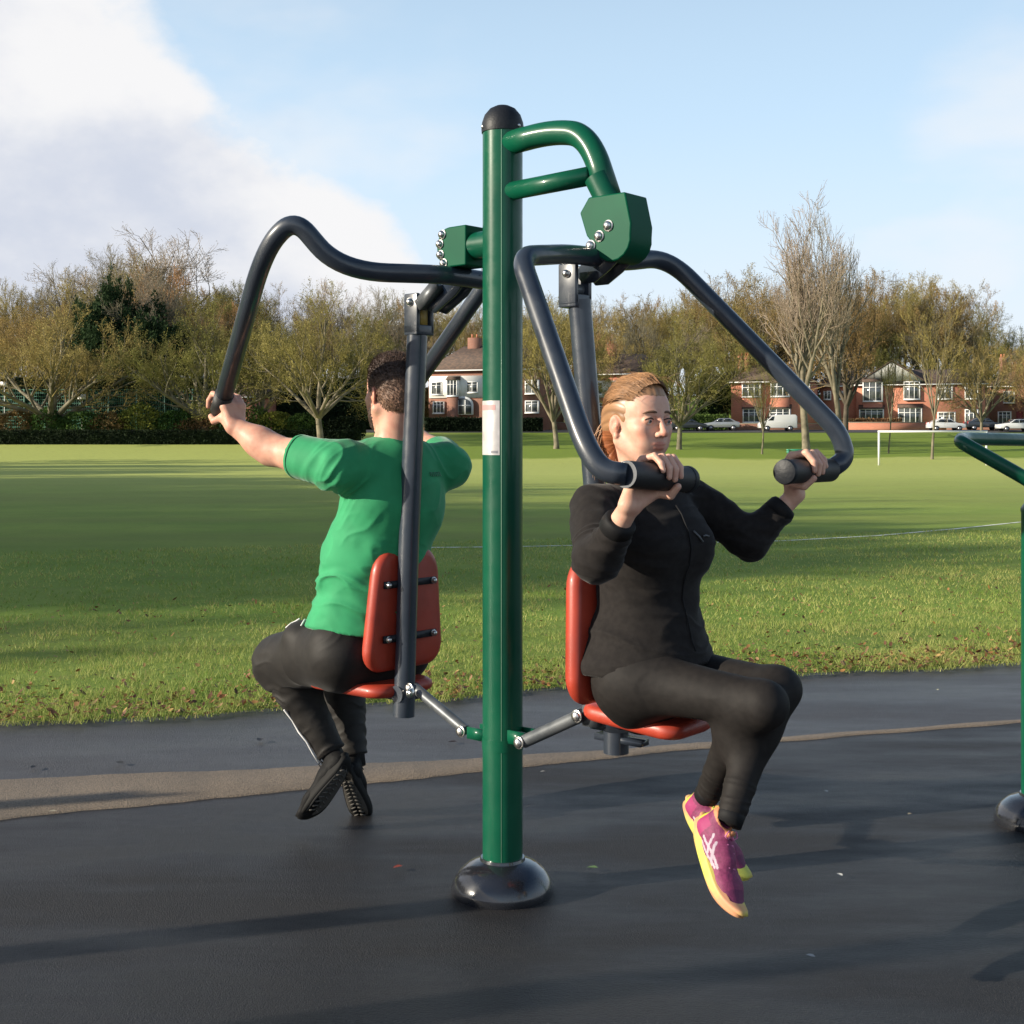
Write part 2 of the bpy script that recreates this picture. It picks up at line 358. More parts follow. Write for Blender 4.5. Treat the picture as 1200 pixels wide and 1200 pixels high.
# upper right arm and brace
arm = fillet([P(596, 168, 3.72), P(648, 154, 3.63), P(690, 158, 3.56), P(716, 238, 3.50)], [.09, .13], 12)
obj('support_arm', tube(arm, .0345, 24), GREEN, mach, smooth=True)
obj('arm_collar', tube([P(700, 208, 3.52), P(716, 240, 3.50)], .037, 24), GREEN, mach, auto=40)
obj('arm_brace', tube([P(594, 225, 3.72), P(692, 206, 3.535)], .0265, 20), GREEN, mach, smooth=True)
# right pivot housing: profile in the plane (forward, up), extruded sideways
hc = P(722, 268, 3.483)
prof = [(-.055, .085), (.065, .085), (.085, .0), (.083, -.03)]+[(.022+.062*math.cos(R(a)), -.035+.062*math.sin(R(a))) for a in range(-10, -171, -20)]+[(-.062, -.02), (-.085, .045)]
hw = .052
hs = obj('pivot_housing', prism(prof, hc+LW*hw, FW, UP, 2*hw), GREENM, mach, auto=40); bevel(hs, .004)
for q in ((-.046, -.078), (-.018, -.055), (.012, -.03)):
    bolt(hc-LW*(hw+.001)+FW*q[0]+UP*(q[1]+.03), -LW, hs, .0125)
bolt(hc+LW*(hw+.001)+FW*.03+UP*-.01, LW, hs, .012)
obj('pivot_axle', tube([hc-LW*.048+UP*-.072, hc+LW*.048+UP*-.072], .022, 20), GREY, mach, auto=40)
# right press bar
def bar(name, pts, rad, r, parent=mach): return obj(name, tube(fillet(pts, rad, 10), r, 20), GREY, parent, smooth=True)
hI, hE = P(735, 556, 2.885), P(806, 562, 3.065); gI, gE = P(972, 551, 3.575), P(920, 553, 3.37)
bc = P(703, 303, 3.50)
BARW = [hI, P(706, 552, 2.90), P(686, 523, 2.925), P(609, 300, 3.19), bc-LW*.12, bc, bc+LW*.10, P(783, 301, 3.72), P(983, 506, 3.60), P(992, 537, 3.60), gI]
press = bar('press_bar', BARW, [.03, .07, .06, .1, .1, .1, .10, .045, .03], .0262)
g1 = obj('hand_grip', tube([hI-(hE-hI)*.02, hE], .0315, 24), BLACK, press, auto=40)
obj('grip_end', lathe(hE-nrm(hE-hI)*.012, [(.0325, 0), (.0335, .01), (.031, .018), (.02, .021), (.002, .022)], nrm(hE-hI), 24), CAPM, g1, auto=50)
obj('grip_ring', tube([hI-nrm(hE-hI)*.006, hI+nrm(hE-hI)*.001], .0312, 24), GREY, g1, auto=40)
g2 = obj('hand_grip', tube([gI, gE], .0325, 24), BLACK, press, auto=40)
obj('grip_end', lathe(gE-nrm(gE-gI)*.012, [(.0335, 0), (.0345, .01), (.032, .018), (.02, .022), (.002, .023)], nrm(gE-gI), 24), CAPM, g2, auto=50)
# lever plates between housing and bar, fork and lift tube (right)
MBx = MB()
for s in (-1, 1):
    MBx.add(prism([(-.09, -.10), (-.115, -.07), (-.06, -.015), (.03, .02), (.05, -.03), (.0, -.07), (-.05, -.10)], hc+UP*-.045+LW*s*.03-LW*-.004, FW, UP, .008))
lv = obj('lever_plate', MBx.geo(), GREY, mach)
tt, tb = P(679, 352, 3.50), P(721, 874, 3.49)
fk = MB(); fc = P(674, 334, 3.505)
for s in (-1, 1): fk.add(box(fc+LW*s*.030+UP*.0, (.030, .007, .055), (FW, LW, UP)))
fk.add(box(fc-UP*.045, (.030, .036, .018), (FW, LW, UP)))
fo = obj('fork', fk.geo(), GREY, mach); bevel(fo, .003)
bolt(fc-LW*.038+UP*.028, -LW, fo, .010)
obj('fork_bush', tube([fc-LW*.022-UP*.012, fc+LW*.022-UP*.012], .016, 16), GALV, fo, auto=40)
obj('lift_tube', tube([tt, P(708, 700, 3.495), tb], .0315, 28), GREY, mach, auto=40)
# backrest and seat (right)
def slab_back(c, f, l, h, w, t, name):
    ol = rrect(w, h, .075, 7, taper=.22); o = obj(name, pad(ol, c, l, nrm(UP-.06*f), t, .13), RED, mach, auto=50); return o
bcn = P(700, 733, 3.445)
br = slab_back(bcn+FW*.02, FW, LW, .195, .165, .05, 'backrest')
sc = P(757, 840, 3.40)
def seat_pad(c, f, l, name, tilt=-.03):
    ol = rrect(.108, .160, .05, 6, taper=.12); return obj(name, pad(ol, c, l, -nrm(f+UP*tilt), .042, .14), RED, mach, auto=50)
seat_pad(sc, FW, -LW, 'seat', -.06)
obj('seat_bracket', MB().add(box(P(716, 842, 3.49), (.05, .028, .03), (FW, LW, UP))).add(box(P(728, 866, 3.42), (.075, .02, .008), (FW, LW, UP))).geo(), GREY, mach)
stub = obj('tube_stub', tube([P(722, 856, 3.43), P(722, 882, 3.43)], .034, 24), GREY, mach, auto=40)
# link arms from post to tubes
def link(a, b, r, post_n):
    o = obj('link_arm', tube([a, b], r, 18), GALV, mach, auto=40); d = nrm(b-a)
    sd = nrm(np.cross(d, UP)); 
    if sd[1] > 0: sd = -sd
    for q in (a, b): bolt(q+sd*(r+.004), sd, o, .014)
    return o
la, lb = P(606, 869, 3.635), P(682, 838, 3.49)
link(la+V3(.02, -.0, 0), lb, .0185, FW)
obj('link_bracket', MB().add(box(V3(PX, PY, la[2])+FW*.075-LW*.03, (.034, .005, .019), (FW, LW, UP))).add(box(V3(PX, PY, la[2])+FW*.075+LW*.03, (.034, .005, .019), (FW, LW, UP))).geo(), GREEN, mach)
obj('post_collar', tube([(PX, PY, .42), (PX, PY, .455)], .0605, 40), GREEN, mach, auto=40)
obj('link_lug', MB().add(box(P(696, 838, 3.49), (.022, .024, .028), (FW, LW, UP))).geo(), GALV, mach)
# left side
mc = P(541, 291, 3.864)
ba = V3(PX, PY, mc[2])
obj('bearing_tube', tube([ba+FM*.03, mc-FM*.02], .042, 24), GREEN, mach, auto=40)
hp = [(-.060, .060), (.012, .060)]+[(.012+.05*math.cos(R(a)), .0+.060*math.sin(R(a))) for a in range(75, -91, -18)]+[(-.060, -.060)]
mh = obj('pivot_housing', prism(hp, mc+RM*-.045, FM, UP, .09), GREENM, mach, auto=40); bevel(mh, .004)
for i, q in enumerate(((.036, .040), (.046, .012), (.044, -.020), (.030, -.047))):
    bolt(mc-RM*.046+FM*q[0]+UP*q[1], -RM, mh, .0115)
bm = P(548, 326, 3.90)
LB = [P(262, 466, 4.16), P(310, 292, 3.74), P(345, 255, 3.70), P(398, 318, 3.74), bm-RM*.12, bm, bm+RM*.1, P(574, 300, 4.42), P(590, 303, 4.44), P(468, 478, 4.72)]
pull = bar('pull_bar', LB, [.16, .06, .18, .05, .05, .1, .06, .06], .0285)
mg = P(257, 478, 4.20)
g3 = obj('hand_grip', tube([P(263, 462, 4.15), mg-RM*.0, mg+RM*.075], .0315, 20), BLACK, pull, smooth=True)
mgr = P(466, 482, 4.72)
obj('hand_grip', tube([mgr+RM*.02, mgr-RM*.06], .0315, 20), BLACK, pull, smooth=True)
lv2 = MB()
for s in (-1, 1): lv2.add(prism([(-.03, .01), (.05, .012), (.14, -.055), (.165, -.045), (.15, -.09), (.12, -.10), (.03, -.05)], bm+FM*.0+RM*s*.024+UP*.0, FM, UP, .008))
obj('lever_plate', lv2.geo(), GREY, mach)
gp = box(P(503, 346, 3.96), (.05, .016, .018), (nrm(FM-UP*.75), RM, nrm(UP+FM*.75))); obj('lever_block', gp, GALV, mach)
fc = P(491, 368, 4.03); fk = MB()
for s in (-1, 1): fk.add(box(fc+RM*s*.030, (.030, .007, .062), (FM, RM, UP)))
fk.add(box(fc-UP*.052, (.030, .037, .016), (FM, RM, UP)))
fo = obj('fork', fk.geo(), GREY, mach); bevel(fo, .003)
bolt(fc-RM*.038+UP*.035, nrm(-RM-FM*.3), fo, .011)
obj('fork_bush', box(fc-UP*.012-FM*.012, (.012, .014, .03), (FM, RM, UP)), YEL, fo)
obj('lift_tube', tube([P(489, 390, 4.03), P(479, 640, 4.02), P(474, 815, 4.02)], .0325, 28), GREY, mach, auto=40)
obj('tube_stub', tube([P(474, 808, 4.02), P(473, 839, 4.02)], .0345, 28), GREY, mach, auto=40)
obj('tube_clamp', tube([P(474, 812, 4.02)+RM*-.035, P(474, 812, 4.02)+RM*.05], .027, 20), GREY, mach, auto=40)
bolt(P(481, 812, 3.955), -FM, mach, .013)
bk = P(473, 713, 4.085)
br2 = obj('backrest', pad(rrect(.170, .192, .075, 7, taper=.24), bk, -RM, nrm(UP-.04*FM), .05, .13), RED, mach, auto=50)
for zz in (.085, -.085):
    st = obj('back_strap', box(bk-FM*.030+UP*zz, (.005, .112, .011), (FM, RM, UP)), CAPM, br2)
    for s in (-1, 1): bolt(bk-FM*.036+UP*zz+RM*s*.098, -FM, st, .0085)
obj('seat', pad(rrect(.15, .18, .06, 6, taper=.12), P(436, 799, 4.17), -RM, -nrm(FM+UP*-.0), .042, .14), RED, mach, auto=50)
obj('seat_bracket', MB().add(box(P(450, 813, 4.10), (.10, .02, .008), (FM, RM, UP))).geo(), GALV, mach)
lb2, la2 = P(486, 806, 4.0), P(546, 856, 3.83)
link(la2, lb2, .0165, None)
obj('link_bracket', MB().add(box(V3(PX, PY, la2[2])+FM*.08-RM*.028, (.034, .005, .017), (FM, RM, UP))).add(box(V3(PX, PY, la2[2])+FM*.08+RM*.028, (.034, .005, .017), (FM, RM, UP))).geo(), GREEN, mach)
# ------------------------------------------------------------------ second machine, cut by the right edge
X2, Y2 = 1.822, 4.42
m2 = thing('exercise_machine', 'green tubular outdoor gym machine cut off by the right edge of the photo', 'exercise machine', (X2, Y2, 0))
obj('post', tube([(X2, Y2, .02), (X2, Y2, 1.08)], .0600, 40), GREEN, m2, auto=40)
obj('post_cap', lathe((X2, Y2, 1.075), [(.062, 0), (.062, .012), (.05, .03), (.02, .04), (.003, .042)], seg=32), GREEN, m2, auto=60)
obj('base_dome', lathe((X2, Y2, 0), [(.148, -.002), (.151, .012), (.149, .026), (.140, .046), (.122, .068), (.098, .085), (.078, .092), (.0665, .096), (.064, .104), (.0605, .104)], seg=56), DOME, m2, auto=50)
obj('handrail', tube(fillet([(X2+.10, Y2+.02, 1.06), P(1222, 572, 4.20), P(1126, 518, 4.28), P(1127, 514, 4.50), P(1226, 516, 4.9), (X2+.35, 4.9, 1.0)], [.1, .05, .05, .1], 10), .0235, 20), GREEN, m2, smooth=True)
obj('rail_arm', tube([(X2, Y2, .95), (X2+.22, Y2+.03, 1.02), (X2+.35, 4.9, 1.0)], .024, 16), GREEN, m2, smooth=True)
# ------------------------------------------------------------------ ground
def tz(x, y):
    x = np.asarray(x, float); y = np.asarray(y, float)
    f = -.55*np.clip((y-15)/75, 0, 1)**1.0
    t = np.clip((y-100)/50, 0, 1); f = f+2.95*t
    return f+np.clip((y-162)/70, 0, 1)*7.5
def edge_y(x): return 6.56+.32*x+.06*np.sin(x*1.7+.4)+.035*np.sin(x*4.3)+.02*np.sin(x*9.7+1)+.012*np.sin(x*23)   # where the turf ends
def ground_mat(name, build):
    m = bpy.data.materials.new(name); m.use_nodes = True; build(m.node_tree.nodes, m.node_tree.links, m.node_tree.nodes['Principled BSDF']); return m
class NT:
    def __init__(s, n, l): s.n, s.l = n, l; s.tc = n.new('ShaderNodeTexCoord').outputs['Object']
    def noise(s, scale, det=4, rough=.5, vs=(1, 1, 1)):
        mp = s.n.new('ShaderNodeMapping'); mp.inputs['Scale'].default_value = vs; s.l.new(s.tc, mp.inputs[0])
        t = s.n.new('ShaderNodeTexNoise'); t.inputs['Scale'].default_value = scale; t.inputs['Detail'].default_value = det; t.inputs['Roughness'].default_value = rough
        s.l.new(mp.outputs[0], t.inputs['Vector']); return t.outputs['Fac']
    def rng(s, v, a, b, c=0, d=1):
        t = s.n.new('ShaderNodeMapRange'); s.l.new(v, t.inputs[0])
        for i, q in enumerate((a, b, c, d)): t.inputs[i+1].default_value = q
        return t.outputs[0]
    def mix(s, f, a, b, mode='MIX'):
        t = s.n.new('ShaderNodeMix'); t.data_type = 'RGBA'; t.blend_type = mode
        for i, q in ((0, f), (6, a), (7, b)):
            if isinstance(q, (int, float)): t.inputs[i].default_value = q
            elif isinstance(q, tuple): t.inputs[i].default_value = (*q, 1)
            else: s.l.new(q, t.inputs[i])
        return t.outputs[2]
    def math(s, op, a, b):
        t = s.n.new('ShaderNodeMath'); t.operation = op
        for i, q in enumerate((a, b)):
            if isinstance(q, (int, float)): t.inputs[i].default_value = q
            else: s.l.new(q, t.inputs[i])
        return t.outputs[0]
def asphalt(base, base2, r0, r1, blue=0):
    def f(n, l, b):
        s = NT(n, l); big = s.noise(.55, 4, .6, (1, 1.6, 1)); fine = s.noise(260, 2, .6); sp = s.noise(420, 1, .5); mid = s.noise(7, 5, .65)
        c = s.mix(s.rng(big, .35, .65), base, base2); c = s.mix(s.rng(fine, .35, .72, 0, .8), c, tuple(q*2.6 for q in base)); st2 = s.noise(120, 3, .7); c = s.mix(s.rng(st2, .55, .75, 0, .8), c, tuple(q*.35 for q in base))
        c = s.mix(s.rng(sp, .68, .73, 0, .9), c, (.26, .25, .23)); c = s.mix(s.rng(mid, .55, .75, 0, .35), c, tuple(q*.6 for q in base))
        l.new(c, b.inputs['Base Color'])
        wet = s.noise(1.1, 5, .6, (.5, 1.7, 1)); rr = s.mix(s.rng(wet, .40, .62), (r0,)*3, (r1,)*3); l.new(rr, b.inputs['Roughness'])
        b.inputs['Specular IOR Level'].default_value = .42
        bp = n.new('ShaderNodeBump'); bp.inputs['Strength'].default_value = .8; bp.inputs['Distance'].default_value = .005
        h = s.math('ADD', s.math('ADD', fine, st2), s.math('MULTIPLY', mid, 1.2)); l.new(h, bp.inputs['Height']); l.new(bp.outputs[0], b.inputs['Normal'])
    return f
def grass_m(n, l, b):
    s = NT(n, l); g = s.noise(.35, 5, .6, (1, 1, 1)); f = s.noise(26, 5, .7); w = s.noise(2.2, 6, .65); st = s.noise(.22, 3, .5, (.12, 1, 1)); pat = s.noise(.07, 4, .6, (1, .5, 1))
    c = s.mix(s.rng(g, .35, .65), (.15, .25, .034), (.24, .33, .055))
    c = s.mix(s.rng(st, .42, .60, 0, .5), c, (.16, .185, .045))
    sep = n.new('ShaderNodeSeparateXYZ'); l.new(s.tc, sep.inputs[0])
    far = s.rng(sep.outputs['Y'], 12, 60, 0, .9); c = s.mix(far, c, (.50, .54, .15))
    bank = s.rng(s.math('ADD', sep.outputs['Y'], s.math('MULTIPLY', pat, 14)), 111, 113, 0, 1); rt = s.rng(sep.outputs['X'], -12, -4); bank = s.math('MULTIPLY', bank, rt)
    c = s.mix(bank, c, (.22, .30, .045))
    c = s.mix(s.rng(f, .35, .8, 0, .28), c, (.05, .10, .02)); c = s.mix(s.rng(w, .56, .72, 0, .4), c, (.15, .15, .055))
    l.new(c, b.inputs['Base Color']); b.inputs['Roughness'].default_value = .8; b.inputs['Specular IOR Level'].default_value = .15
    bp = n.new('ShaderNodeBump'); bp.inputs['Strength'].default_value = .5; bp.inputs['Distance'].default_value = .04
    l.new(s.math('ADD', f, w), bp.inputs['Height']); l.new(bp.outputs[0], b.inputs['Normal'])
    tr = n.new('ShaderNodeBsdfTranslucent'); ms = n.new('ShaderNodeMixShader'); ms.inputs[0].default_value = .15; l.new(c, tr.inputs[0])
    l.new(b.outputs[0], ms.inputs[1]); l.new(tr.outputs[0], ms.inputs[2]); l.new(ms.outputs[0], n['Material Output'].inputs[0])
ASPH = ground_mat('play_asphalt', asphalt((.0125, .0115, .0115), (.0075, .0085, .0115), .28, .66))
PATHM = ground_mat('path_asphalt', asphalt((.044, .044, .048), (.030, .032, .038), .34, .62))
KERB = ground_mat('edging_concrete', asphalt((.165, .128, .092), (.105, .085, .066), .7, .85))
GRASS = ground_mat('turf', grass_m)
# asphalt area
def poly(pts, z): return [(x, y, z) for x, y in pts], [list(range(len(pts)))]
xs = np.linspace(-60, 60, 2401)
pv = []; pf = []
for i, x in enumerate(np.linspace(-40, 60, 101)):
    pv += [(x, -25, 0), (x, float(edge_y(x))+.25, 0)]
    if i: pf.append([2*i-2, 2*i, 2*i+1, 2*i-1])
obj('play_area', (pv, pf), ASPH)['kind'] = 'structure'
lo_e = [(-60, -12), (-6, 2.75), (-1.786, 4.466), (-.9, 4.80), (-.136, 5.10), (.5, 5.37), (1.12, 5.60), (2.37, 5.985), (6, 6.90), (60, 23)]
hi_e = [(-60, -11), (-6, 3.38), (-1.99, 4.97), (-1.0, 5.13), (-.14, 5.30), (.5, 5.47), (1.12, 5.66), (2.37, 6.03), (6, 6.95), (60, 23.05)]
def strip(a, b, z, n=14):
    V = []; F = []
    A = []; B = []
    for i in range(len(a)-1):
        for k in range(n):
            t = k/n; A.append((a[i][0]*(1-t)+a[i+1][0]*t, a[i][1]*(1-t)+a[i+1][1]*t)); B.append((b[i][0]*(1-t)+b[i+1][0]*t, b[i][1]*(1-t)+b[i+1][1]*t))
    for (x, y), (u, v) in zip(A, B):
        j = .010*math.sin(x*11)*math.sin(x*3.1)+.004*math.sin(x*57)+.003*math.sin(x*131); k = .008*math.sin(x*9+1)+.004*math.sin(x*71)
        V += [(x, y+j-.006, -.002), (x, y+j, z), (u, v+k, z), (u, v+k+.004, -.002)]
    for i in range(len(A)-1):
        for q in range(3): F.append([4*i+q, 4*i+4+q, 4*i+5+q, 4*i+1+q])
    return V, F
obj('edging_strip', strip(lo_e, hi_e, .0062), KERB)['kind'] = 'structure'
# path between strip and turf
V = []; F = []
hx = np.array([p[0] for p in hi_e]); hy = np.array([p[1] for p in hi_e])
for i, x in enumerate(xs[::4]):
    y0 = np.interp(x, hx, hy)-.03; V += [(x, y0, .0022), (x, max(float(edge_y(x)), y0)+.12, .0022)]
    if i: F.append([2*i-2, 2*i, 2*i+1, 2*i-1])
obj('path', (V, F), PATHM)['kind'] = 'structure'
# field: a grid from the turf edge to the hills
ys = np.concatenate([np.linspace(0, 1, 3), np.linspace(1.3, 12, 12), np.linspace(15, 160, 60), np.linspace(170, 900, 24)])
gx = np.concatenate([np.linspace(-700, -70, 12), np.linspace(-60, 60, 401), np.linspace(70, 700, 12)])
XX, YY = np.meshgrid(gx, ys); EY = 6.56+.32*np.clip(XX, -60, 60)+np.where(np.abs(XX) < 60, edge_y(XX)-6.56-.32*XX, 0)
EY = np.maximum(EY, -6); YY = EY+YY; ZZ = tz(XX, YY)+.028; ZZ[0] = -.01; ZZ[1] = np.where(True, .022, 0)
n0, n1 = XX.shape; q = (np.arange(n0-1)[:, None]*n1+np.arange(n1-1)).ravel(); fq = np.stack([q, q+1, q+n1+1, q+n1], 1)
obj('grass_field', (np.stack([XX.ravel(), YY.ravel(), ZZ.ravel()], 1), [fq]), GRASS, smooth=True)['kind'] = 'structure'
# white pitch line
lp = [(-1.3, 15.25), (0, 15.4), (3.48, 16.4), (5, 17.4), (6.6, 18.9), (8.2, 20.6), (14, 26)]
V = []; F = []
for i in range(len(lp)-1):
    for k in range(6):
        t = k/6; x = lp[i][0]*(1-t)+lp[i+1][0]*t; y = lp[i][1]*(1-t)+lp[i+1][1]*t; z = float(tz(x, y))+.034; V += [(x, y, z), (x-.02, y+.10, z)]
for i in range(len(V)//2-1): F.append([2*i, 2*i+2, 2*i+3, 2*i+1])
obj('pitch_line', (V, F), mat('chalk_line', (.75, .78, .68), .9, c2=(.34, .40, .22), nscale=6, lo=.42, hi=.66))['kind'] = 'structure'
# grass blades near the path
def blades():
    A = []
    for (y0, y1, dens, hh, ww) in ((-.02, .7, 5200, .042, .0042), (.7, 2.2, 3300, .036, .0050), (2.2, 5, 1300, .036, .008), (5, 10, 420, .038, .014)):
        xa = -.62*(6.5+y1)-1; xb = -xa; N = int((xb-xa)*(y1-y0)*dens); x = RNG.uniform(xa, xb, N); y = edge_y(x)+RNG.uniform(y0, y1, N)
        keep = (np.abs(x) < .52*y+.8)*(y > 0); x, y = x[keep], y[keep]; N = len(x)
        cl = vnoise(np.stack([x*6, y*6, x*0], 1), 3); cl2 = vnoise(np.stack([x*1.3, y*1.3, x*0], 1), 5)
        keep = cl+RNG.uniform(-.3, .3, N) > .27; x, y, cl, cl2 = x[keep], y[keep], cl[keep], cl2[keep]; N = len(x)
        h = hh*(.45+.9*cl)*RNG.uniform(.5, 1.3, N); a = RNG.uniform(0, 2*math.pi, N); w = ww*RNG.uniform(.6, 1.3, N); le = h*RNG.uniform(.2, 1.1, N); b = RNG.uniform(0, 2*math.pi, N)
        z = tz(x, y)+.022; dx, dy = np.cos(a)*w/2, np.sin(a)*w/2
        v = np.stack([np.stack([x-dx, y-dy, z-.004], 1), np.stack([x+dx, y+dy, z-.004], 1), np.stack([x+le*np.cos(b), y+le*np.sin(b), z+h], 1)], 1).reshape(-1, 3)
        t = np.clip(RNG.uniform(0, 1, N)*.75+cl2*.5-.15, 0, 1)[:, None]
        col = (1-t)*V3(.17, .29, .042)+t*V3(.60, .56, .19); dead = RNG.uniform(0, 1, N) < .07; col[dead] = V3(.34, .26, .11)
        A.append((v, np.repeat(col, 3, 0)))
    v = np.concatenate([a[0] for a in A]); c = np.concatenate([a[1] for a in A]); return v, np.arange(len(v)).reshape(-1, 3), c
v, f, c = blades()
props(obj('grass_blades', (v, [f]), mat('grass_blade', (1, 1, 1), .55, attr='tint', trans=.42, spec=.3), colors=c), 'short grass along the edge of the path', 'grass', kind='stuff')
# leaf litter
def leaves(n, yd, xr, size, cols):
    x = RNG.uniform(*xr, n); y = edge_y(x)+yd(n); z = tz(x, y)+.022+RNG.uniform(.006, .035, n)
    V = []; C = []; s = size*RNG.uniform(.5, 1.3, n); a = RNG.uniform(0, 6.28, n); t1 = RNG.normal(0, .45, n); t2 = RNG.normal(0, .45, n)
    shape = np.array([(-1, 0, .1), (-.45, .5, .05), (.3, .52, .0), (1, 0, .22), (.3, -.52, .1), (-.45, -.5, .12), (0, 0, -.12)])
    for i in range(n):
        q = shape*s[i]; ca, sa = math.cos(a[i]), math.sin(a[i]); X = q[:, 0]*ca-q[:, 1]*sa; Y = q[:, 0]*sa+q[:, 1]*ca; Z = q[:, 2]+X*t1[i]+Y*t2[i]
        V.append(np.stack([X+x[i], Y+y[i], Z-Z.min()*.6+z[i]], 1)); C.append(np.tile(cols[RNG.integers(len(cols))]*RNG.uniform(.6, 1.25), (7, 1)))
    f = np.array([[6, k, (k+1) % 6] for k in range(6)]); F = (f[None]+7*np.arange(n)[:, None, None]).reshape(-1, 3)
    return np.concatenate(V), F, np.concatenate(C)
LC = [V3(.22, .09, .03), V3(.30, .15, .05), V3(.12, .055, .025), V3(.42, .27, .10), V3(.16, .075, .04), V3(.34, .20, .10)]
LEAFM = mat('dead_leaf', (1, 1, 1), .6, attr='tint', trans=.2)
v, f, c = leaves(4200, lambda n: np.abs(RNG.normal(0, .42, n))+.0, (-5.5, 5.5), .0155, LC); v2, f2, c2 = leaves(1500, lambda n: RNG.uniform(0, 4.5, n)**1.0, (-6.5, 6.5), .014, LC)
props(obj('leaf_litter', (np.concatenate([v, v2]), [np.concatenate([f, f2+len(v)])]), LEAFM, colors=np.concatenate([c, c2])), 'brown fallen leaves scattered in the grass verge', 'leaf litter', kind='stuff')
# single leaves and twigs on the asphalt
GL = 'fallen leaves on the asphalt'
for i, (px, py, col, lab, sc_) in enumerate([
    (466, 1021, (.26, .05, .03), 'small reddish leaf on dark asphalt left of the post foot', 1.1), (694, 1022, (.10, .17, .07), 'pale green curled leaf on dark asphalt right of the post foot', 1.2),
    (1098, 811, (.55, .52, .32), 'pale yellow leaf on the path near the right edge', .9), (62, 955, (.4, .35, .25), 'pale leaf on the tan edging at far left', .9), (140, 898, (.02, .02, .02), 'dark wet leaf clump on the path left of the crossed feet', 1.6),
    (305, 871, (.02, .018, .018), 'dark wet leaf clump on the path below the turf edge', 1.8), (530, 873, (.03, .02, .02), 'dark wet leaf on the path just left of the post', 1.3), (636, 908, (.28, .27, .24), 'grey leaf scrap just right of the post on asphalt', .8),
    (968, 931, (.5, .5, .45), 'pale scrap of leaf on asphalt right of the trainers', .7), (984, 1030, (.45, .45, .42), 'pale scrap of leaf lower right on asphalt', .8), (950, 1126, (.4, .4, .4), 'pale scrap of leaf near bottom right of asphalt', .8),
    (1066, 958, (.32, .26, .16), 'tan leaf on asphalt left of the far base dome', .7), (40, 903, (.025, .02, .02), 'dark wet leaf on the path at far left', 1.4)]):
    Y = EYE*FPX/(py-HOR); p = P(px, py, Y); rs = np.random.default_rng(i); s = .016*sc_
    sh = np.array([(-1, 0, .1), (-.45, .5, .25), (.3, .55, .3), (1, 0, .1), (.3, -.5, .2), (-.45, -.5, .3), (0, 0, .05)]); a = rs.uniform(0, 6); q = sh*s
    X = q[:, 0]*math.cos(a)-q[:, 1]*math.sin(a); Yq = q[:, 0]*math.sin(a)+q[:, 1]*math.cos(a)
    g = (np.stack([X+p[0], Yq+p[1], q[:, 2]+.012], 1), [[6, k, (k+1) % 6] for k in range(6)])
    o = obj('fallen_leaf', g, mat('leaf_%d' % i, col, .6), loc=(p[0], p[1], 0)); props(o, lab, 'leaf', GL)
# ------------------------------------------------------------------ people
SKIN = mat('skin', (.67, .40, .29), .50, c2=(.60, .32, .235), nscale=38, lo=.42, hi=.66, sub=.12, attr='tint', bump=.12, bscale=220, bdist=.002, spec=.35)
def hand(c, A, N, T, r, Wr, thumb=True, s=1.0, al0=62, curl=1.0):
    """prims of a hand closed on a handle through c. A axis towards the index side, N handle->palm, T over the top"""
    A, N, T = nrm(A), nrm(N), nrm(T); out = []; Wr = np.array(Wr, float)
    for off, ln, fr in ((.0345, .93, .0090), (.0115, 1.03, .0093), (-.0115, .98, .0089), (-.0335, .80, .0079)):
        off *= s; fr *= s; Rr = r+fr*.85
        def pt(al, ex=0): return c+A*off+(Rr+ex)*(math.cos(R(al))*N+math.sin(R(al))*T)
        stp = 50*ln*curl*.042/Rr; mcp = pt(al0, .006); pip = pt(al0+stp*1.05, .008); dip = pt(al0+stp*1.85, .002); tip = pt(al0+stp*2.45, -.001)
        mid = c+A*off*.85+(Rr+.009)*(math.cos(R(al0-48))*N+math.sin(R(al0-48))*T)
        wr = Wr+A*off*.45+N*.002
        out += [cone(wr, mid, .0165*s, .0150*s, .012), cone(mid, mcp, .0150*s, fr*1.22, .010), cone(mcp, pip, fr*1.14, fr*1.02, .0035), cone(pip, dip, fr*1.04, fr*.95, .0025), cone(dip, tip, fr*.95, fr*.80, .0025)]
    if thumb:
        o = .036*s
        def q(al, ex, oo): return c+A*oo+(r+.011+ex)*(math.cos(R(al))*N+math.sin(R(al))*T)
        p0 = Wr+A*.012+N*.0; p1 = q(-38, .004, .030*s); p2 = q(-88, .001, .036*s); p3 = q(-132, -.002, .030*s)
        out += [cone(p0, p1, .019*s, .0145*s, .012), cone(p1, p2, .0130*s, .0112*s, .005), cone(p2, p3, .0112*s, .0088*s, .003)]
    return out
def frame(h, pitch=0, roll=0):
    f = nrm((math.cos(R(h)), math.sin(R(h)), math.tan(R(pitch)))); l = nrm(np.cross((0, 0, 1), f)); u = np.cross(f, l)
    if roll: l, u = l*math.cos(R(roll))+u*math.sin(R(roll)), u*math.cos(R(roll))-l*math.sin(R(roll))
    return f, l, u
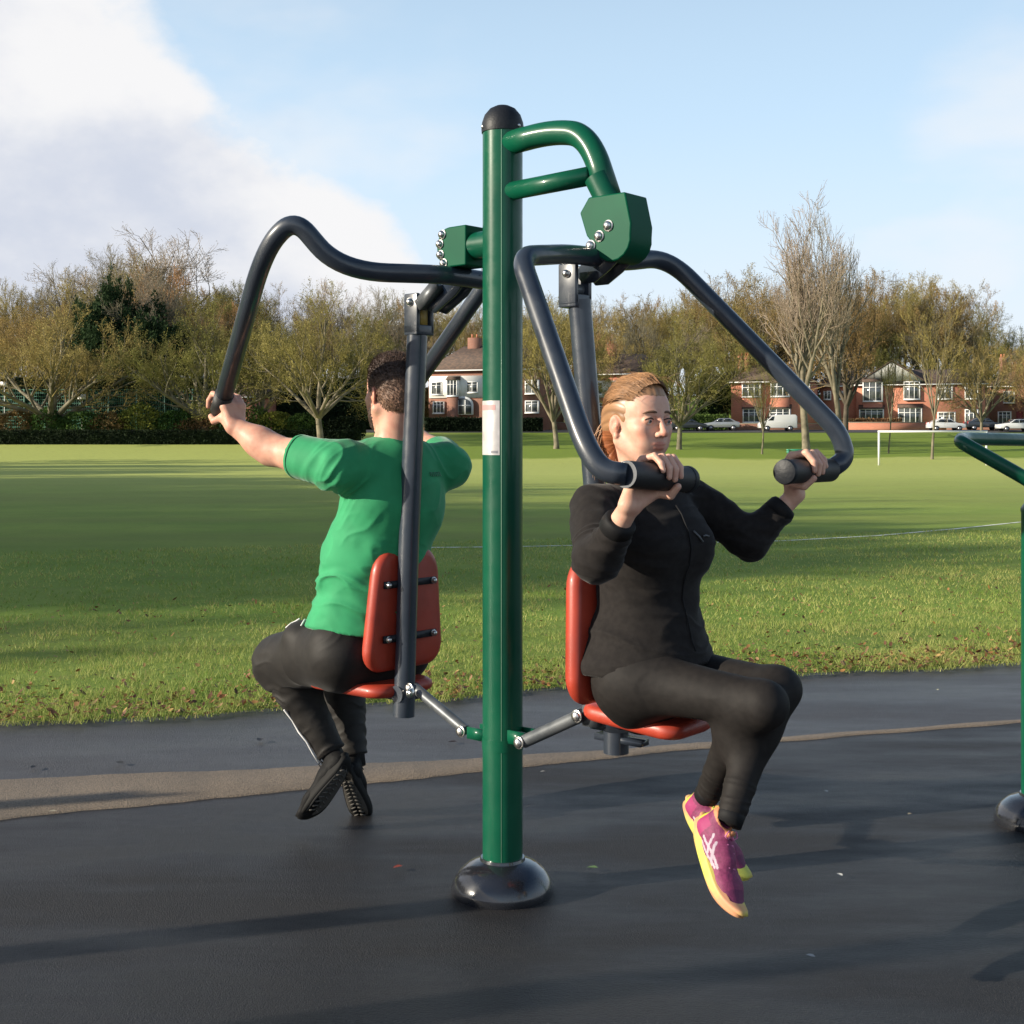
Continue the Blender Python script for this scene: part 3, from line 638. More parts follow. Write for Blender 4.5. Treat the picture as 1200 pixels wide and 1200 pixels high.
def head_prims(c, fr, fem=True, s=1.0):
    f, l, u = fr; ax = np.array([f, l, u])
    def q(x, y, z): return c+s*(x*f+y*l+z*u)
    def E(p, r, k, sub=False, a=None): return ell(q(*p), np.array(r)*s, ax if a is None else a, k, sub)
    def C(a, b, ra, rb, k, sub=False, sq=None): return cone(q(*a), q(*b), ra*s, rb*s, k, sq, sub)
    j = 1.0 if fem else 1.10; o = []
    o.append(E((-.016, 0, .035), (.097, .0755, .088), .02))                     # skull
    o.append(E((.036, 0, .045), (.052, .060, .058), .02))                       # forehead
    o.append(E((.026, 0, -.030), (.060, .058*j, .070), .025))                   # mid face
    for sd in (-1, 1):
        o.append(E((.052, .040*sd, -.012), (.030, .024, .022), .018))          # cheek bone
        o.append(C((-.010, .060*sd*j, -.045), (.050, .026*sd*j, -.094), .016*j, .016*j, .022))  # jaw line
        o.append(E((.058, .030*sd, -.045), (.024, .022, .030), .02))            # cheek
    o.append(E((.070, 0, -.095), (.018*j, .021*j, .016), .018))                 # chin
    o.append(E((.066, 0, -.056), (.024, .027, .027), .018))                     # muzzle
    for sd in (-1, 1):
        o.append(E((.097, .032*sd, .013), (.022, .0185, .0125), .012, True))    # orbits
        o.append(C((.081, .012*sd, .030), (.066, .044*sd, .029), .0066, .0050, .014))  # brow ridge
        o.append(E((.0745, .0315*sd, .0115), (.0150, .0165, .0128), .003))       # lids
    o.append(C((.086, 0, .022), (.109, 0, -.019), .0068, .0095, .010))          # nose bridge
    o.append(E((.107, 0, -.023), (.0125, .0105, .0095), .006))                  # tip
    for sd in (-1, 1):
        o.append(E((.097, .0115*sd, -.026), (.0110, .0072, .0080), .005))       # wings
        o.append(E((.101, .0060*sd, -.0335), (.0050, .0032, .0035), .003, True)) # nostrils
    o.append(E((.0880, 0, -.0515), (.0068, .0190, .0038), .005))                 # upper lip
    o.append(E((.0865, 0, -.0620), (.0070, .0155, .0045), .005))                 # lower lip
    o.append(C((.099, -.020, -.0575), (.099, .020, -.0575), .0024, .0024, .003, True))  # mouth line
    o.append(E((.092, 0, -.0765), (.010, .020, .0055), .008, True))             # fold above the chin
    o.append(E((.099, 0, -.040), (.0045, .0035, .008), .004, True))             # philtrum
    for sd in (-1, 1):                                                          # ears
        ea = np.array([nrm(f*.93-l*sd*.36), nrm(l*sd*.93+f*.36), u])
        o.append(ell(q(-.012, .0775*sd, -.004), np.array((.0165, .0058, .028))*s, ea, .004))
        o.append(ell(q(-.008, .0850*sd, .001), np.array((.0105, .0050, .018))*s, ea, .003, True))
        o.append(E((-.004, .0775*sd, -.008), (.006, .005, .007), .003))
        o.append(E((-.006, .0760*sd, -.033), (.0085, .0060, .0080), .004))
    return o, q
def face_tint(V, q, fr, s, fem=True, head=True):
    f, l, u = fr; c = q(0, 0, 0); L = np.stack([(V-c)@f, (V-c)@l, (V-c)@u], 1)/s; T = np.ones((len(V), 3))
    def blob(p, r, col, pw=2.0):
        d = np.sqrt(sum(((L[:, i]-p[i])/r[i])**2 for i in range(3))); w = np.clip(1.35-d, 0, 1)**1.0; w = np.clip(w*1.6, 0, 1)[:, None]
        T[:] = T*(1-w)+T*np.array(col)*w
    blob((.092, 0, -.0515), (.014, .024, .0060), (.86, .62, .60)); blob((.090, 0, -.0630), (.014, .019, .0062), (.88, .62, .60))
    for sd in (-1, 1):
        blob((.062, .043*sd, -.030), (.025, .020, .018), (1.0, .84, .82)); blob((-.012, .082*sd, 0), (.02, .012, .035), (1.05, .80, .76))
        blob((.085, .0320*sd, .0095), (.02, .017, .0105), (.86, .74, .72))
    blob((.112, 0, -.024), (.012, .014, .010), (1.0, .83, .80))
    return T
def eyes(parent, q, fr, s, iris):
    f, l, u = fr; W_ = mat('eye_white', (.62, .58, .55), .25); I = mat('iris', iris, .2)
    for sd in (-1, 1):
        c = q(.0762, .0318*sd, .0100); gd = nrm(f+l*sd*.05-u*.04)
        e = obj('eye', lathe(c-gd*.012, [(.0115*math.sin(math.pi*k/10)*s+1e-4, .012-.0125*math.cos(math.pi*k/10)) for k in range(11)], gd, 20), W_, parent, smooth=True)
        obj('iris', lathe(c+gd*.0107*s, [(.0052, -.002), (.0051, .0012), (.0032, .0022), (.0003, .0025)], gd, 16), I, e, smooth=True)
        obj('pupil', lathe(c+gd*.0132*s, [(.0026, -.002), (.0025, .0004), (.0002, .0006)], gd, 12), mat('pupil', (.005, .005, .005), .1), e, smooth=True)
        lid = [q(.0835+.006*math.sin(math.pi*t)-.0035*abs(t-.35), sd*(.0165+.031*t), .0115+.0066*math.sin(math.pi*(t*.9+.05))) for t in np.linspace(0, 1, 9)]
        obj('eyelashes', tube(lid, [.0006]+[.0017]*7+[.0009], 6), mat('lashes', (.05, .03, .02), .6), parent, smooth=True)
def brows(parent, q, s, m, w=.0030):
    for sd in (-1, 1):
        p = [q(.0905-.0105*t*t-.004*t, sd*(.013+.037*t), .0315+.0055*math.sin(math.pi*min(1, t*.85+.1))-.003*t) for t in np.linspace(0, 1, 9)]
        obj('eyebrow', tube(p, [w*.8, w*1.1, w*1.15, w*1.1, w, w*.9, w*.8, w*.6, w*.3], 8), m, parent, smooth=True)
def strands(paths, w, seg=3):
    V = []; F = []; n = 0
    for p, wi in paths:
        p = np.array(p); k = len(p); t = np.gradient(p, axis=0); t /= np.linalg.norm(t, axis=1)[:, None]+1e-9
        rr = wi*np.linspace(1, .35, k)[:, None]; a = nrm(np.cross(t[k//2], (.3, .2, .9))); b = np.cross(t, a); a = np.cross(b, t)
        for j in range(3):
            an = 2*math.pi*j/3; V.append(p+rr*(math.cos(an)*a+math.sin(an)*b))
        for i in range(k-1):
            for j in range(3):
                j2 = (j+1) % 3; F.append((n+j*k+i, n+j2*k+i, n+j2*k+i+1, n+j*k+i+1))
        n += 3*k
    return np.concatenate(V), [np.array(F)]
# ---------------------------- shoes
def shoe(name, heel, toe, up, length, cols, parent, logo=None, w=1.0):
    t = nrm(np.array(toe)-np.array(heel)); up = nrm(np.array(up)-np.dot(up, t)*t); s = np.cross(up, t); o = np.array(heel, float); k = length/.28
    def q(x, y, z): return o+k*(x*t+y*s*w+z*up)
    pr = [cone(q(.036, 0, .040), q(.10, 0, .040), .034*k, .036*k, .02, (up, 1.1)), cone(q(.10, 0, .038), q(.19, .004, .024), .037*k, .036*k, .02, (up, 1.35)),
          cone(q(.19, .004, .024), q(.243, .006, .018), .036*k, .028*k, .02, (up, 1.5)), cone(q(.044, 0, .05), q(.040, 0, .092), .031*k, .030*k, .015), cone(q(.05, 0, .07), q(.14, 0, .052), .028*k, .020*k, .02),
          cone(q(.088, 0, .078), q(.092, 0, .098), .015*k, .011*k, .008, (t, 1.8)), ell(q(.052, 0, .112), (.031*k, .027*k, .028*k), np.array([t, s, up]), .006, True)]
    V, F = sdf_mesh(pr, .0022)
    V = V+vnormals(V, F)*((vnoise(V*120, 4)-.5)*.0012)[:, None]
    rl = (V-o)/k; lx, ly, lz = rl@t, rl@s, rl@up; C_ = np.ones((len(V), 3))
    if logo is not None:
        C_[:] = V3(.19, .024, .085)*(.75+.5*vnoise(np.stack([lx*340, lz*340, ly*340], 1), 3))[:, None]
        C_[(lx < .055) & (lz < .075)] = V3(.30, .03, .12); C_[lz > .094-.10*np.clip(lx-.04, 0, 1)] = V3(.55, .22, .10); C_[(lx < .018)] = V3(.50, .50, .06)
        C_[(lx > .215)] = V3(.13, .015, .07)
        for (ax_, az_, bx_, bz_) in ((.078, .068, .118, .028), (.100, .066, .140, .026), (.066, .040, .112, .048), (.112, .048, .155, .040), (.074, .030, .150, .034)):
            tt_ = np.clip(((lx-ax_)*(bx_-ax_)+(lz-az_)*(bz_-az_))/((bx_-ax_)**2+(bz_-az_)**2), 0, 1); dd = np.hypot(lx-ax_-tt_*(bx_-ax_), lz-az_-tt_*(bz_-az_)); C_[(dd < .0032) & (np.abs(ly) > .012)] = V3(.42, .34, .40)
    sh = obj(name, (V, [F]), cols[0], parent, smooth=True, colors=C_)
    # sole: lofted outline with rocker and grooves
    ol = []
    for i in range(44):
        a = 2*math.pi*i/44; x = .137+.143*math.cos(a); xx = max(x, 0)/.28; hw_ = (.033+.011*math.sin(math.pi*min(1, xx**1.2))+.006*math.exp(-((xx-.72)/.2)**2))*(.93 if math.sin(a) > 0 else 1.0)
        y = hw_*np.sign(math.sin(a))*abs(math.sin(a))**.55*(1+.0); ol.append((x, y))
    V = []; n = 44; lay = [(-.006, .80, 0), (-.003, .93, .002), (.006, 1.0, 0), (.014, .97, -.001), (.021, 1.02, .001), (.026, .96, 0)]
    for h, sc, dx in lay:
        for x, y in ol:
            rock = .022*max(0, (x-.2)/.08)**2+.010*max(0, (.04-x)/.04)**2; hh = h+(.012*math.exp(-((x-.03)/.05)**2) if h > .01 else 0); V.append(q(.14+(x-.14)*sc+dx, y*sc, hh+rock-.002))
    F = [[i*n+j, i*n+(j+1) % n, (i+1)*n+(j+1) % n, (i+1)*n+j] for i in range(5) for j in range(n)]+[list(range(n))[::-1], [5*n+j for j in range(n)]]
    so_ = obj('sole', (V, F), cols[1], sh, smooth=True)
    if len(cols) > 3:
        V = []
        for h, sc in ((-.0085, .74), (-.004, .85), (.0, .90)):
            for x, y in ol: V.append(q(.14+(x-.14)*sc, y*sc, h-.002+.022*max(0, (x-.2)/.08)**2+.010*max(0, (.04-x)/.04)**2))
        F = [[i*n+j, i*n+(j+1) % n, (i+1)*n+(j+1) % n, (i+1)*n+j] for i in range(2) for j in range(n)]+[list(range(n))[::-1], [2*n+j for j in range(n)]]
        obj('tread', (V, F), cols[3], so_, smooth=False)
        mb = MB()
        for x in np.linspace(.03, .205, 10):
            hw_ = .022+.010*math.sin(math.pi*min(1, (x/.28)**1.2)); ro = .022*max(0, (x-.2)/.08)**2
            for sd in (-1, 1): mb.add(tube([q(x, sd*.004, -.012+ro), q(x+.010, sd*hw_*.72, -.009+ro)], .0026*k, 6))
        obj('lugs', mb.geo(), cols[3], so_)
    mb = MB()
    for i in range(6):
        x = .095+i*.017; z = .088-i*.0068-(.003 if i > 3 else 0); hw_ = .020
        mb.add(tube([q(x-.004, -hw_, z-.014), q(x, -hw_*.5, z-.001), q(x+.003, hw_*.5, z-.001), q(x+.010, hw_, z-.014)], .0022*k, 6))
    for sg in (-1, 1): mb.add(tube([q(.093, 0, .097), q(.089, sg*.014, .104), q(.098, sg*.024, .094), q(.103, sg*.012, .089), q(.094, 0, .096)], .002*k, 6)); 
    obj('laces', mb.geo(), cols[2], sh, smooth=True)
    if False:
        mb = MB()
        for sd in (-1, 1):
            for a, b, c_ in (((.075, .030, .064), (.098, .037, .046), (.118, .040, .026)), ((.098, .029, .062), (.115, .037, .044), (.140, .041, .024)), ((.070, .038, .036), (.105, .0385, .040), (.150, .034, .046)), ((.074, .039, .028), (.11, .040, .030), (.148, .038, .036))):
                mb.add(tube([q(p[0], sd*p[1], p[2]) for p in (a, b, c_)], .0019*k, 6))
        obj('side_stripes', mb.geo(), logo, sh, smooth=True)
    return sh
# ============================ the woman
shR, shL = P(694, 592, 3.30), P(812, 584, 3.53); pel = P(752, 800, 3.40)
Ls = nrm((shL-shR)*V3(1, 1, 0)); Fs = nrm(np.cross(Ls, UP)); mid = (shR+shL)/2
chest = mid+V3(0, 0, -.105)+Fs*.015; waist = P(758, 705, 3.40); neck0 = mid+V3(0, 0, .035)-Fs*.005
hd = P(749, 497, 3.385); wfr = frame(-57, -2, 0)
hipR, hipL = P(737, 796, 3.31), P(780, 790, 3.48)
knR, knL = P(895, 826, 3.07), P(911, 808, 3.18)
anR, anL = P(832, 926, 3.30), P(858, 952, 3.06)
elR, elL = P(699, 658, 3.09), P(879, 632, 3.50)
wrR = P(745, 588, 2.945); wrL = P(926, 584, 3.475)
hs_ = 1.0
hp_, q_ = head_prims(hd, wfr, True, .96)
hc1 = P(772, 558, 2.975); A1 = nrm(hE-hI); N1 = nrm(-FW*.8-UP*.25+V3(-.1, .1, 0)); N1 = nrm(N1-A1*(N1@A1)); T1 = np.cross(A1, N1); T1 = T1 if T1[2] > 0 else -T1
hc2 = P(946, 550, 3.475); A2 = nrm(gE-gI); N2 = nrm(-FW-UP*.25); N2 = nrm(N2-A2*(N2@A2)); T2 = np.cross(A2, N2); T2 = T2 if T2[2] > 0 else -T2
w1 = hc1+N1*.050-UP*.058-A1*.045; w2 = hc2+N2*.040-UP*.060-A2*.01
bp_ = list(hp_)
bp_ += [cone(hd-wfr[2]*.045-wfr[0]*.022, neck0+V3(0, 0, .01), .050, .052, .03), cone(neck0, mid-V3(0, 0, .02), .055, .075, .03),
        cone(mid+Ls*.11-V3(0, 0, .03), mid-Ls*.11-V3(0, 0, .03), .055, .055, .04), cone(chest, waist, .105, .10, .04, (Fs, 1.25)), cone(waist, pel+V3(0, 0, .03), .10, .12, .04, (Fs, 1.15)),
        cone(shR, elR, .040, .034, .02), cone(elR, w1, .034, .0235, .02), cone(shL, elL, .040, .034, .02), cone(elL, w2, .034, .0235, .02),
        cone(hipR, knR, .058, .043, .03), cone(hipL, knL, .058, .043, .03), cone(knR, anR, .036, .022, .02), cone(knL, anL, .036, .022, .02)]
bp_ += hand(hc1, A1, N1, T1, .0315, w1, s=1.0, al0=70); bp_ += hand(hc2, A2, N2, T2, .0325, w2, s=1.06, al0=66, curl=1.12)
V, F = sdf_mesh(bp_, .0028)
woman = obj('person', (V, [F]), SKIN, smooth=True, loc=tuple(pel), colors=face_tint(V, q_, wfr, .96))
props(woman, 'woman in black jacket and leggings sitting on the right seat gripping the press handles', 'person')
eyes(woman, q_, wfr, .96, (.10, .13, .14)); BRW = mat('brow_brown', (.13, .07, .04), .7); brows(woman, q_, .96, BRW, .0030)
# hair
HAIRW = mat('auburn_hair', (1, 1, 1), .42, attr='tint', spec=.6)
f_, l_, u_ = wfr; c_ = hd
hpr = [ell(q_(-.022, 0, .036), (.095, .0765, .086), wfr, .01), ell(q_(.018, 0, .076), (.060, .055, .044), wfr, .02), ell(q_(-.085, 0, .000), (.042, .050, .055), wfr, .03),
       cone(q_(-.10, 0, .0), q_(-.125, .0, -.045), .030, .028, .02), cone(q_(-.125, 0, -.045), q_(-.118, .005, -.115), .028, .016, .02),
       ell(q_(.085, 0, .0), (.062, .12, .066), wfr, .012, True), ell(q_(.06, .0, -.06), (.085, .12, .075), wfr, .01, True)]
for sd in (-1, 1): hpr.append(ell(q_(-.006, .086*sd, -.008), (.023, .022, .032), wfr, .008, True))
V, F = sdf_mesh(hpr, .003); Nn = vnormals(V, F); Lc = np.stack([(V-c_)@f_, (V-c_)@l_, (V-c_)@u_], 1)
pole_ = V3(-.115, 0, -.01); dd = Lc-pole_; ph = np.arctan2(dd[:, 1], dd[:, 2]+.03); st = vnoise(np.stack([ph*16, np.linalg.norm(dd, axis=1)*8, ph*0], 1), 2)
V = V+Nn*((st-.5)*.0035)[:, None]
tc_ = V3(.33, .175, .085)*(.55+.8*st[:, None]); tc_ = np.where((Lc[:, 2] < -.02)[:, None], tc_*V3(.95, .62, .5), tc_)
hair = obj('hair', (V, [F]), HAIRW, woman, smooth=True, colors=tc_)
pth = []; rs = np.random.default_rng(3)
for i in range(2600):
    y0 = rs.uniform(-1, 1); a0 = y0*1.25
    # from the hairline back to the knot
    s0 = q_(.066-.03*abs(y0)+rs.normal(0, .006), .066*math.sin(a0), .040+.072*math.cos(a0)); e0 = q_(-.112+rs.normal(0, .006), .020*y0+rs.normal(0, .008), .0+rs.normal(0, .012))
    mid_ = q_(-.035+rs.normal(0, .01), .090*math.sin(a0*1.08), .040+.094*math.cos(a0*1.05)+rs.normal(0, .002)); lift = rs.uniform(0, .006)
    pp = []
    for t in np.linspace(0, 1, 9):
        p = (1-t)**2*s0+2*t*(1-t)*(mid_*1.0+(mid_-(s0+e0)/2)*.72)+t*t*e0; pp.append(p+UP*lift*math.sin(math.pi*t))
    pth.append((pp, rs.uniform(.0006, .0012)))
for i in range(260):   # tail and loose wisps
    y0 = rs.normal(0, .016); z0 = rs.normal(0, .012); e = q_(-.120+rs.normal(0, .012), y0*1.3+rs.normal(0, .008), -.125+rs.normal(0, .025)); s0 = q_(-.112, y0, -.005+z0); m_ = q_(-.150+rs.normal(0, .008), y0*1.6, -.05)
    pth.append(([(1-t)**2*s0+2*t*(1-t)*m_+t*t*e for t in np.linspace(0, 1, 7)], .001))
for i in range(120):
    a0 = rs.uniform(-1.3, 1.3); s0 = q_(.03+rs.normal(0, .03), .078*math.sin(a0), .042+.085*math.cos(a0)); e = s0+f_*rs.normal(-.02, .03)+u_*rs.uniform(.0, .016)+l_*rs.normal(0, .015); m_ = (s0+e)/2+u_*.014
    pth.append(([(1-t)**2*s0+2*t*(1-t)*m_+t*t*e for t in np.linspace(0, 1, 6)], .0005))
v, f = strands(pth, .001); nst = len(v); cc = V3(.40, .215, .105)[None]*rs.uniform(.55, 1.25, (len(pth), 1))
ln = np.array([3*len(p[0]) for p in pth]); cs = np.repeat(cc, ln, 0)
obj('hair_strands', (v, f), HAIRW, hair, smooth=True, colors=cs)
# jacket
JACK = mat('black_fleece', (.0125, .0105, .0100), .85, spec=.2, c2=(.017, .0145, .0135), nscale=60, bump=.35, bscale=420, bdist=.0015, sheen=.10)
JACK2 = mat('black_softshell', (.008, .008, .009), .7, spec=.25, bump=.2, bscale=300, bdist=.001)
sR, sL = shR-UP*.004, shL-UP*.004
cuffR = elR+(w1-elR)*.72; cuffL = elL+(w2-elL)*.72
jp = [cone(sR+Ls*.045-UP*.0, sL-Ls*.045, .057, .057, .05), cone(chest+Fs*.01, waist+Fs*.005, .143, .132, .05, (Fs, 1.28)), cone(mid-UP*.04, chest, .124, .141, .05, (Fs, 1.35)),
      cone(waist, pel+UP*.06+Fs*.012, .134, .190, .04, (Fs, 1.08)), ell(chest+Fs*.065+Ls*.06-UP*.015, (.085, .085, .075), None, .06), ell(chest+Fs*.065-Ls*.06-UP*.015, (.085, .085, .075), None, .06),
      
      cone(sR, elR, .058, .050, .03), cone(elR, cuffR, .049, .037, .03), cone(sL, elL, .057, .050, .03), cone(elL, cuffL, .049, .037, .03),
      cone(neck0-UP*.02, neck0+UP*.035+Fs*.006, .068, .057, .012), ell(neck0+UP*.062+Fs*.012, (.050, .050, .05), None, .006, True)]
hem = pel+UP*.055
cuts = [(hem, (.10, 0, -1), .30), (cuffR, nrm(w1-elR), .045), (cuffL, nrm(w2-elL), .045)]
V, F = sdf_mesh(jp, .004, cuts=cuts)
V = wrinkle(V, F, .006, 10, [Fs*.6+UP*.8, Ls*.5, UP*1.6], 4, 1.3)
V = wrinkle(V, F, .005, 24, [nrm(Fs*.3+UP), Ls*.35, UP*1.2], 14, 1.5)
V = folds(V, F, elR, elR-shR, .12, 44, .012, 3, nrm((shR+w1)/2-elR)); V = folds(V, F, elL, elL-shL, .12, 44, .012, 4, nrm((shL+w2)/2-elL))
V = folds(V, F, waist-UP*.04, UP+Fs*.2, .22, 26, .011, 6); V = folds(V, F, shR-Ls*-.03-UP*.05, nrm(Ls+UP*.4), .13, 30, .010, 7); V = folds(V, F, shL-Ls*.04-UP*.05, nrm(Ls-UP*.4), .13, 30, .010, 9)
V = folds(V, F, cuffR-(cuffR-elR)*.15, cuffR-elR, .07, 60, .006, 12); V = folds(V, F, cuffL-(cuffL-elL)*.15, cuffL-elL, .07, 60, .006, 13)
jk = obj('jacket', (V, [F]), JACK, woman, smooth=True)
for e, w_, cf in ((elR, w1, cuffR), (elL, w2, cuffL)):
    d = nrm(w_-e); obj('cuff', tube([cf-d*.03, cf-d*.002, cf+d*.006, cf+d*.002], [.042, .0405, .036, .030], 28), JACK2, jk, smooth=True)
def stroke(p, w=.003): return tube(p, w, 6)
Cc = P(786, 598, 3.30)
cz = chest+Fs*.19
def onj(a, b):   # a point just proud of the jacket front: search along Fs
    o = chest+Ls*a+UP*b+Fs*.4; d = -Fs; rel = V-o; t = rel@d; perp = np.linalg.norm(rel-np.outer(t, d), axis=1); m = perp < .008
    return o+d*((t[m].min() if m.any() else .25)-.0015)
lgm = mat('logo_grey', (.10, .105, .11), .5)
mb = MB()
for pts in ([(.020, .035), (.034, .022), (.046, .006)], [(.052, .020), (.062, .022), (.074, .019)]):
    mb.add(stroke([onj(*p) for p in pts], .0026))
obj('chest_logo', mb.geo(), lgm, jk, smooth=True)
zp = [onj(0.0, z) for z in np.linspace(.10, -.27, 18)]; obj('zip', tube(zp, .0022, 6), JACK2, jk, smooth=True)
# leggings
LEG = mat('black_leggings', (.0125, .0108, .0102), .7, c2=(.0165, .0142, .0132), nscale=50, bump=.12, bscale=500, bdist=.001, spec=.22)
def leg_prims(hip, kn, an, rh, rk, rc, ra, back, sqn=None):
    d = kn-hip; e = an-kn; m1 = hip+d*.45; cf = kn+e*.33+back*.020
    return [cone(hip, kn, rh, rk, .06), cone(kn, cf, rk*.97, rc, .04), cone(cf, an, rc, ra, .05), ell(kn+(cf-kn)*.45+back*.022, (.046,)*3, None, .04)]
bkR = nrm(np.cross(np.cross(knR-hipR, anR-knR), anR-knR)); bkR = bkR if bkR@(hipR-knR) > 0 else -bkR
bkL = nrm(np.cross(np.cross(knL-hipL, anL-knL), anL-knL)); bkL = bkL if bkL@(hipL-knL) > 0 else -bkL
lp_ = [cone(pel+UP*.10, pel+UP*.0+FW*.01, .125, .135, .05, (FW, 1.1)), ell(hipR+FW*.020-UP*.004, (.084, .084, .080), None, .08), ell(hipL-FW*.005, (.095, .095, .09), None, .06)]
lp_ += leg_prims(hipR, knR, anR, .082, .052, .050, .033, bkR)+leg_prims(hipL, knL, anL, .080, .052, .050, .033, bkL)
V, F = sdf_mesh(lp_, .004)
V = wrinkle(V, F, .0008, 20, [FW*.5+UP, LW*.5, UP], 21, 1.5)
for kn_, hp_1, an_1, bk_ in ((knR, hipR, anR, bkR), (knL, hipL, anL, bkL)):
    V = folds(V, F, kn_+bk_*.05, nrm(hp_1-an_1), .11, 60, .006, 5, bk_); V = folds(V, F, hp_1+UP*.03+FW*.03, nrm(FW-UP*.2), .14, 34, .007, 8, UP); V = folds(V, F, an_1-(an_1-kn_)*.1, an_1-kn_, .09, 70, .005, 11)
lg = obj('leggings', (V, [F]), LEG, woman, smooth=True)
for a, k_ in ((anR, knR), (anL, knL)):
    d = nrm(a-k_); obj('sock', tube([a-d*.01, a+d*.03], [.034, .033], 20), JACK2, woman, smooth=True)
PINK = mat('pink_mesh_upper', (1, 1, 1), .65, attr='tint', bump=.5, bscale=500, bdist=.0015)
LIME = mat('lime_foam', (.55, .58, .10), .6, c2=(.62, .30, .16), nscale=9, lo=.45, hi=.6)
SIL = mat('silver_trim', (.62, .60, .62), .35, metal=.3); LACE = mat('pink_lace', (.50, .14, .30), .7)
LIMEU = mat('lime_upper', (.50, .52, .06), .6)
shA_h, shA_t = P(803, 962, 3.20), P(853, 1078, 3.02); dA = nrm(P(850, 1078, 3.02)-P(806, 962, 3.20))
shB_h, shB_t = P(801, 926, 3.42), P(868, 1034, 3.22); dB = nrm(P(872, 1026, 3.20)-P(800, 928, 3.38))
def shoe_at(an, d, up, length, cols, parent, logo=None):
    d = nrm(d); up = nrm(up-np.dot(up, d)*d); k = length/.28
    return shoe('trainer', an-k*(.045*d+.100*up), an-k*(.045*d+.100*up)+d*length, up, length, cols, parent, logo, .9)
upA = nrm((knL-anL)+FW*.28-V3(0, .35, 0)); sA = shoe_at(anL+nrm(anL-knL)*.012+V3(-.012, 0, 0), dA, upA, .262, (PINK, LIME, LACE), woman, SIL)
upB = nrm((knR-anR)+FW*.35-V3(0, .1, 0)); sB = shoe_at(anR+nrm(anR-knR)*.02, dB, upB, .262, (PINK, LIME, mat('lime_lace', (.35, .55, .08), .6)), woman, SIL)
# ============================ the man
msL, msR = P(394, 546, 4.00), P(526, 546, 4.27); mpel = P(428, 760, 4.17)
Lm = nrm((msL-msR)*V3(1, 1, 0)); Fm = nrm(np.cross(Lm, UP)); mmid = (msL+msR)/2
mchest = mmid-UP*.12-Fm*.0; mwaist = P(437, 668, 4.16); mneck = mmid+UP*.045+Fm*.01
mh_ = P(460, 463, 4.15); mfr = frame(127, -3, 0)
hp_, mq = head_prims(mh_, mfr, False, 1.02)
mhL, mhR = P(400, 768, 4.09), P(455, 765, 4.27); mkL, mkR = P(328, 778, 4.42), P(398, 790, 4.60); maL, maR = P(386, 878, 4.36), P(414, 882, 4.50)
meL, meR = P(318, 527, 4.13), P(508, 528, 4.52)
mA = RM; mN = nrm(-FM+UP*-.1+RM*-.15); mN = nrm(mN-mA*(mN@mA)); mT = np.cross(mA, mN); mT = mT if mT[2] > 0 else -mT
mc1 = mg+RM*.02; mc2 = mgr-RM*.03
mw1 = P(276, 500, 4.16); mw2 = mc2+mN*.05-UP*.05
bm_ = list(hp_)
bm_ += [cone(mh_-mfr[2]*.05-mfr[0]*.03, mneck, .058, .064, .03), cone(mneck-UP*.01, mmid-UP*.01, .066, .09, .04), cone(msL, msR, .055, .055, .04),
        cone(mchest, mwaist, .12, .11, .04, (Fm, 1.25)), cone(mwaist, mpel, .11, .095, .04), cone(msL, meL, .056, .049, .03), ell(msL+(meL-msL)*.55, (.056, .056, .052), None, .03), cone(meL, meL+(mw1-meL)*.35, .046, .045, .03), cone(meL+(mw1-meL)*.35, mw1, .045, .031, .03),
        cone(msR, meR, .056, .046, .03), cone(meR, mw2, .044, .030, .02), cone(mhL, mkL, .055, .045, .03), cone(mhR, mkR, .055, .045, .03), cone(mkL, maL, .045, .03, .02), cone(mkR, maR, .045, .03, .02)]
bm_ += hand(mc1, -mA, mN, mT, .0315, mw1, s=1.06, al0=58)+hand(mc2, mA, mN, mT, .0315, mw2, s=1.04, al0=60)
V, F = sdf_mesh(bm_, .0034)
man = obj('person', (V, [F]), SKIN, smooth=True, loc=tuple(mpel), colors=face_tint(V, mq, mfr, 1.02)*V3(.98, .90, .88))
props(man, 'man in green T-shirt and black trousers sitting on the left seat, back turned', 'person')
eyes(man, mq, mfr, 1.02, (.08, .06, .04)); HB = mat('short_brown_hair', (1, 1, 1), .62, attr='tint', spec=.4); brows(man, mq, 1.02, mat('brow_dark', (.03, .02, .015), .8), .0034)
hb = [ell(mq(-.020, 0, .046), (.103, .0815, .090), mfr, .01), ell(mq(-.050, 0, -.012), (.068, .072, .062), mfr, .03), ell(mq(.01, 0, .082), (.070, .062, .050), mfr, .02),
      ell(mq(.085, 0, .005), (.062, .12, .066), mfr, .012, True), ell(mq(.045, 0, -.07), (.090, .12, .070), mfr, .012, True)]
for sd in (-1, 1): hb.append(ell(mq(-.010, .088*sd, -.006), (.026, .022, .038), mfr, .008, True))
V, F = sdf_mesh(hb, .003); Nn = vnormals(V, F); V = V+Nn*((vnoise(V*220, 3)-.5)*.004+(vnoise(V*60, 5)-.5)*.004)[:, None]
Lc = np.stack([(V-mh_)@mfr[0], (V-mh_)@mfr[1], (V-mh_)@mfr[2]], 1); tz_ = np.clip((Lc[:, 2]+.065)/.13, 0, 1)[:, None]; nz = vnoise(V*260, 8)[:, None]
fade = (V3(.24, .135, .085)*(1-tz_)+V3(.050, .030, .022)*tz_)*(.55+.9*nz)
mhair = obj('hair', (V, [F]), HB, man, smooth=True, colors=fade)
pth = []; Nn = vnormals(V, F); pick = rs.choice(len(V), 5200)
for i in pick:
    p = V[i]; t_ = float(tz_[i, 0]); ln_ = .003+.006*t_; d = nrm(Nn[i]+nrm(-mfr[0]*.5-mfr[2]*(1.2-1.6*t_))*1.1+rs.normal(0, .25, 3)); pth.append(([p, p+d*ln_*.6, p+d*ln_-mfr[2]*.002], .0010))
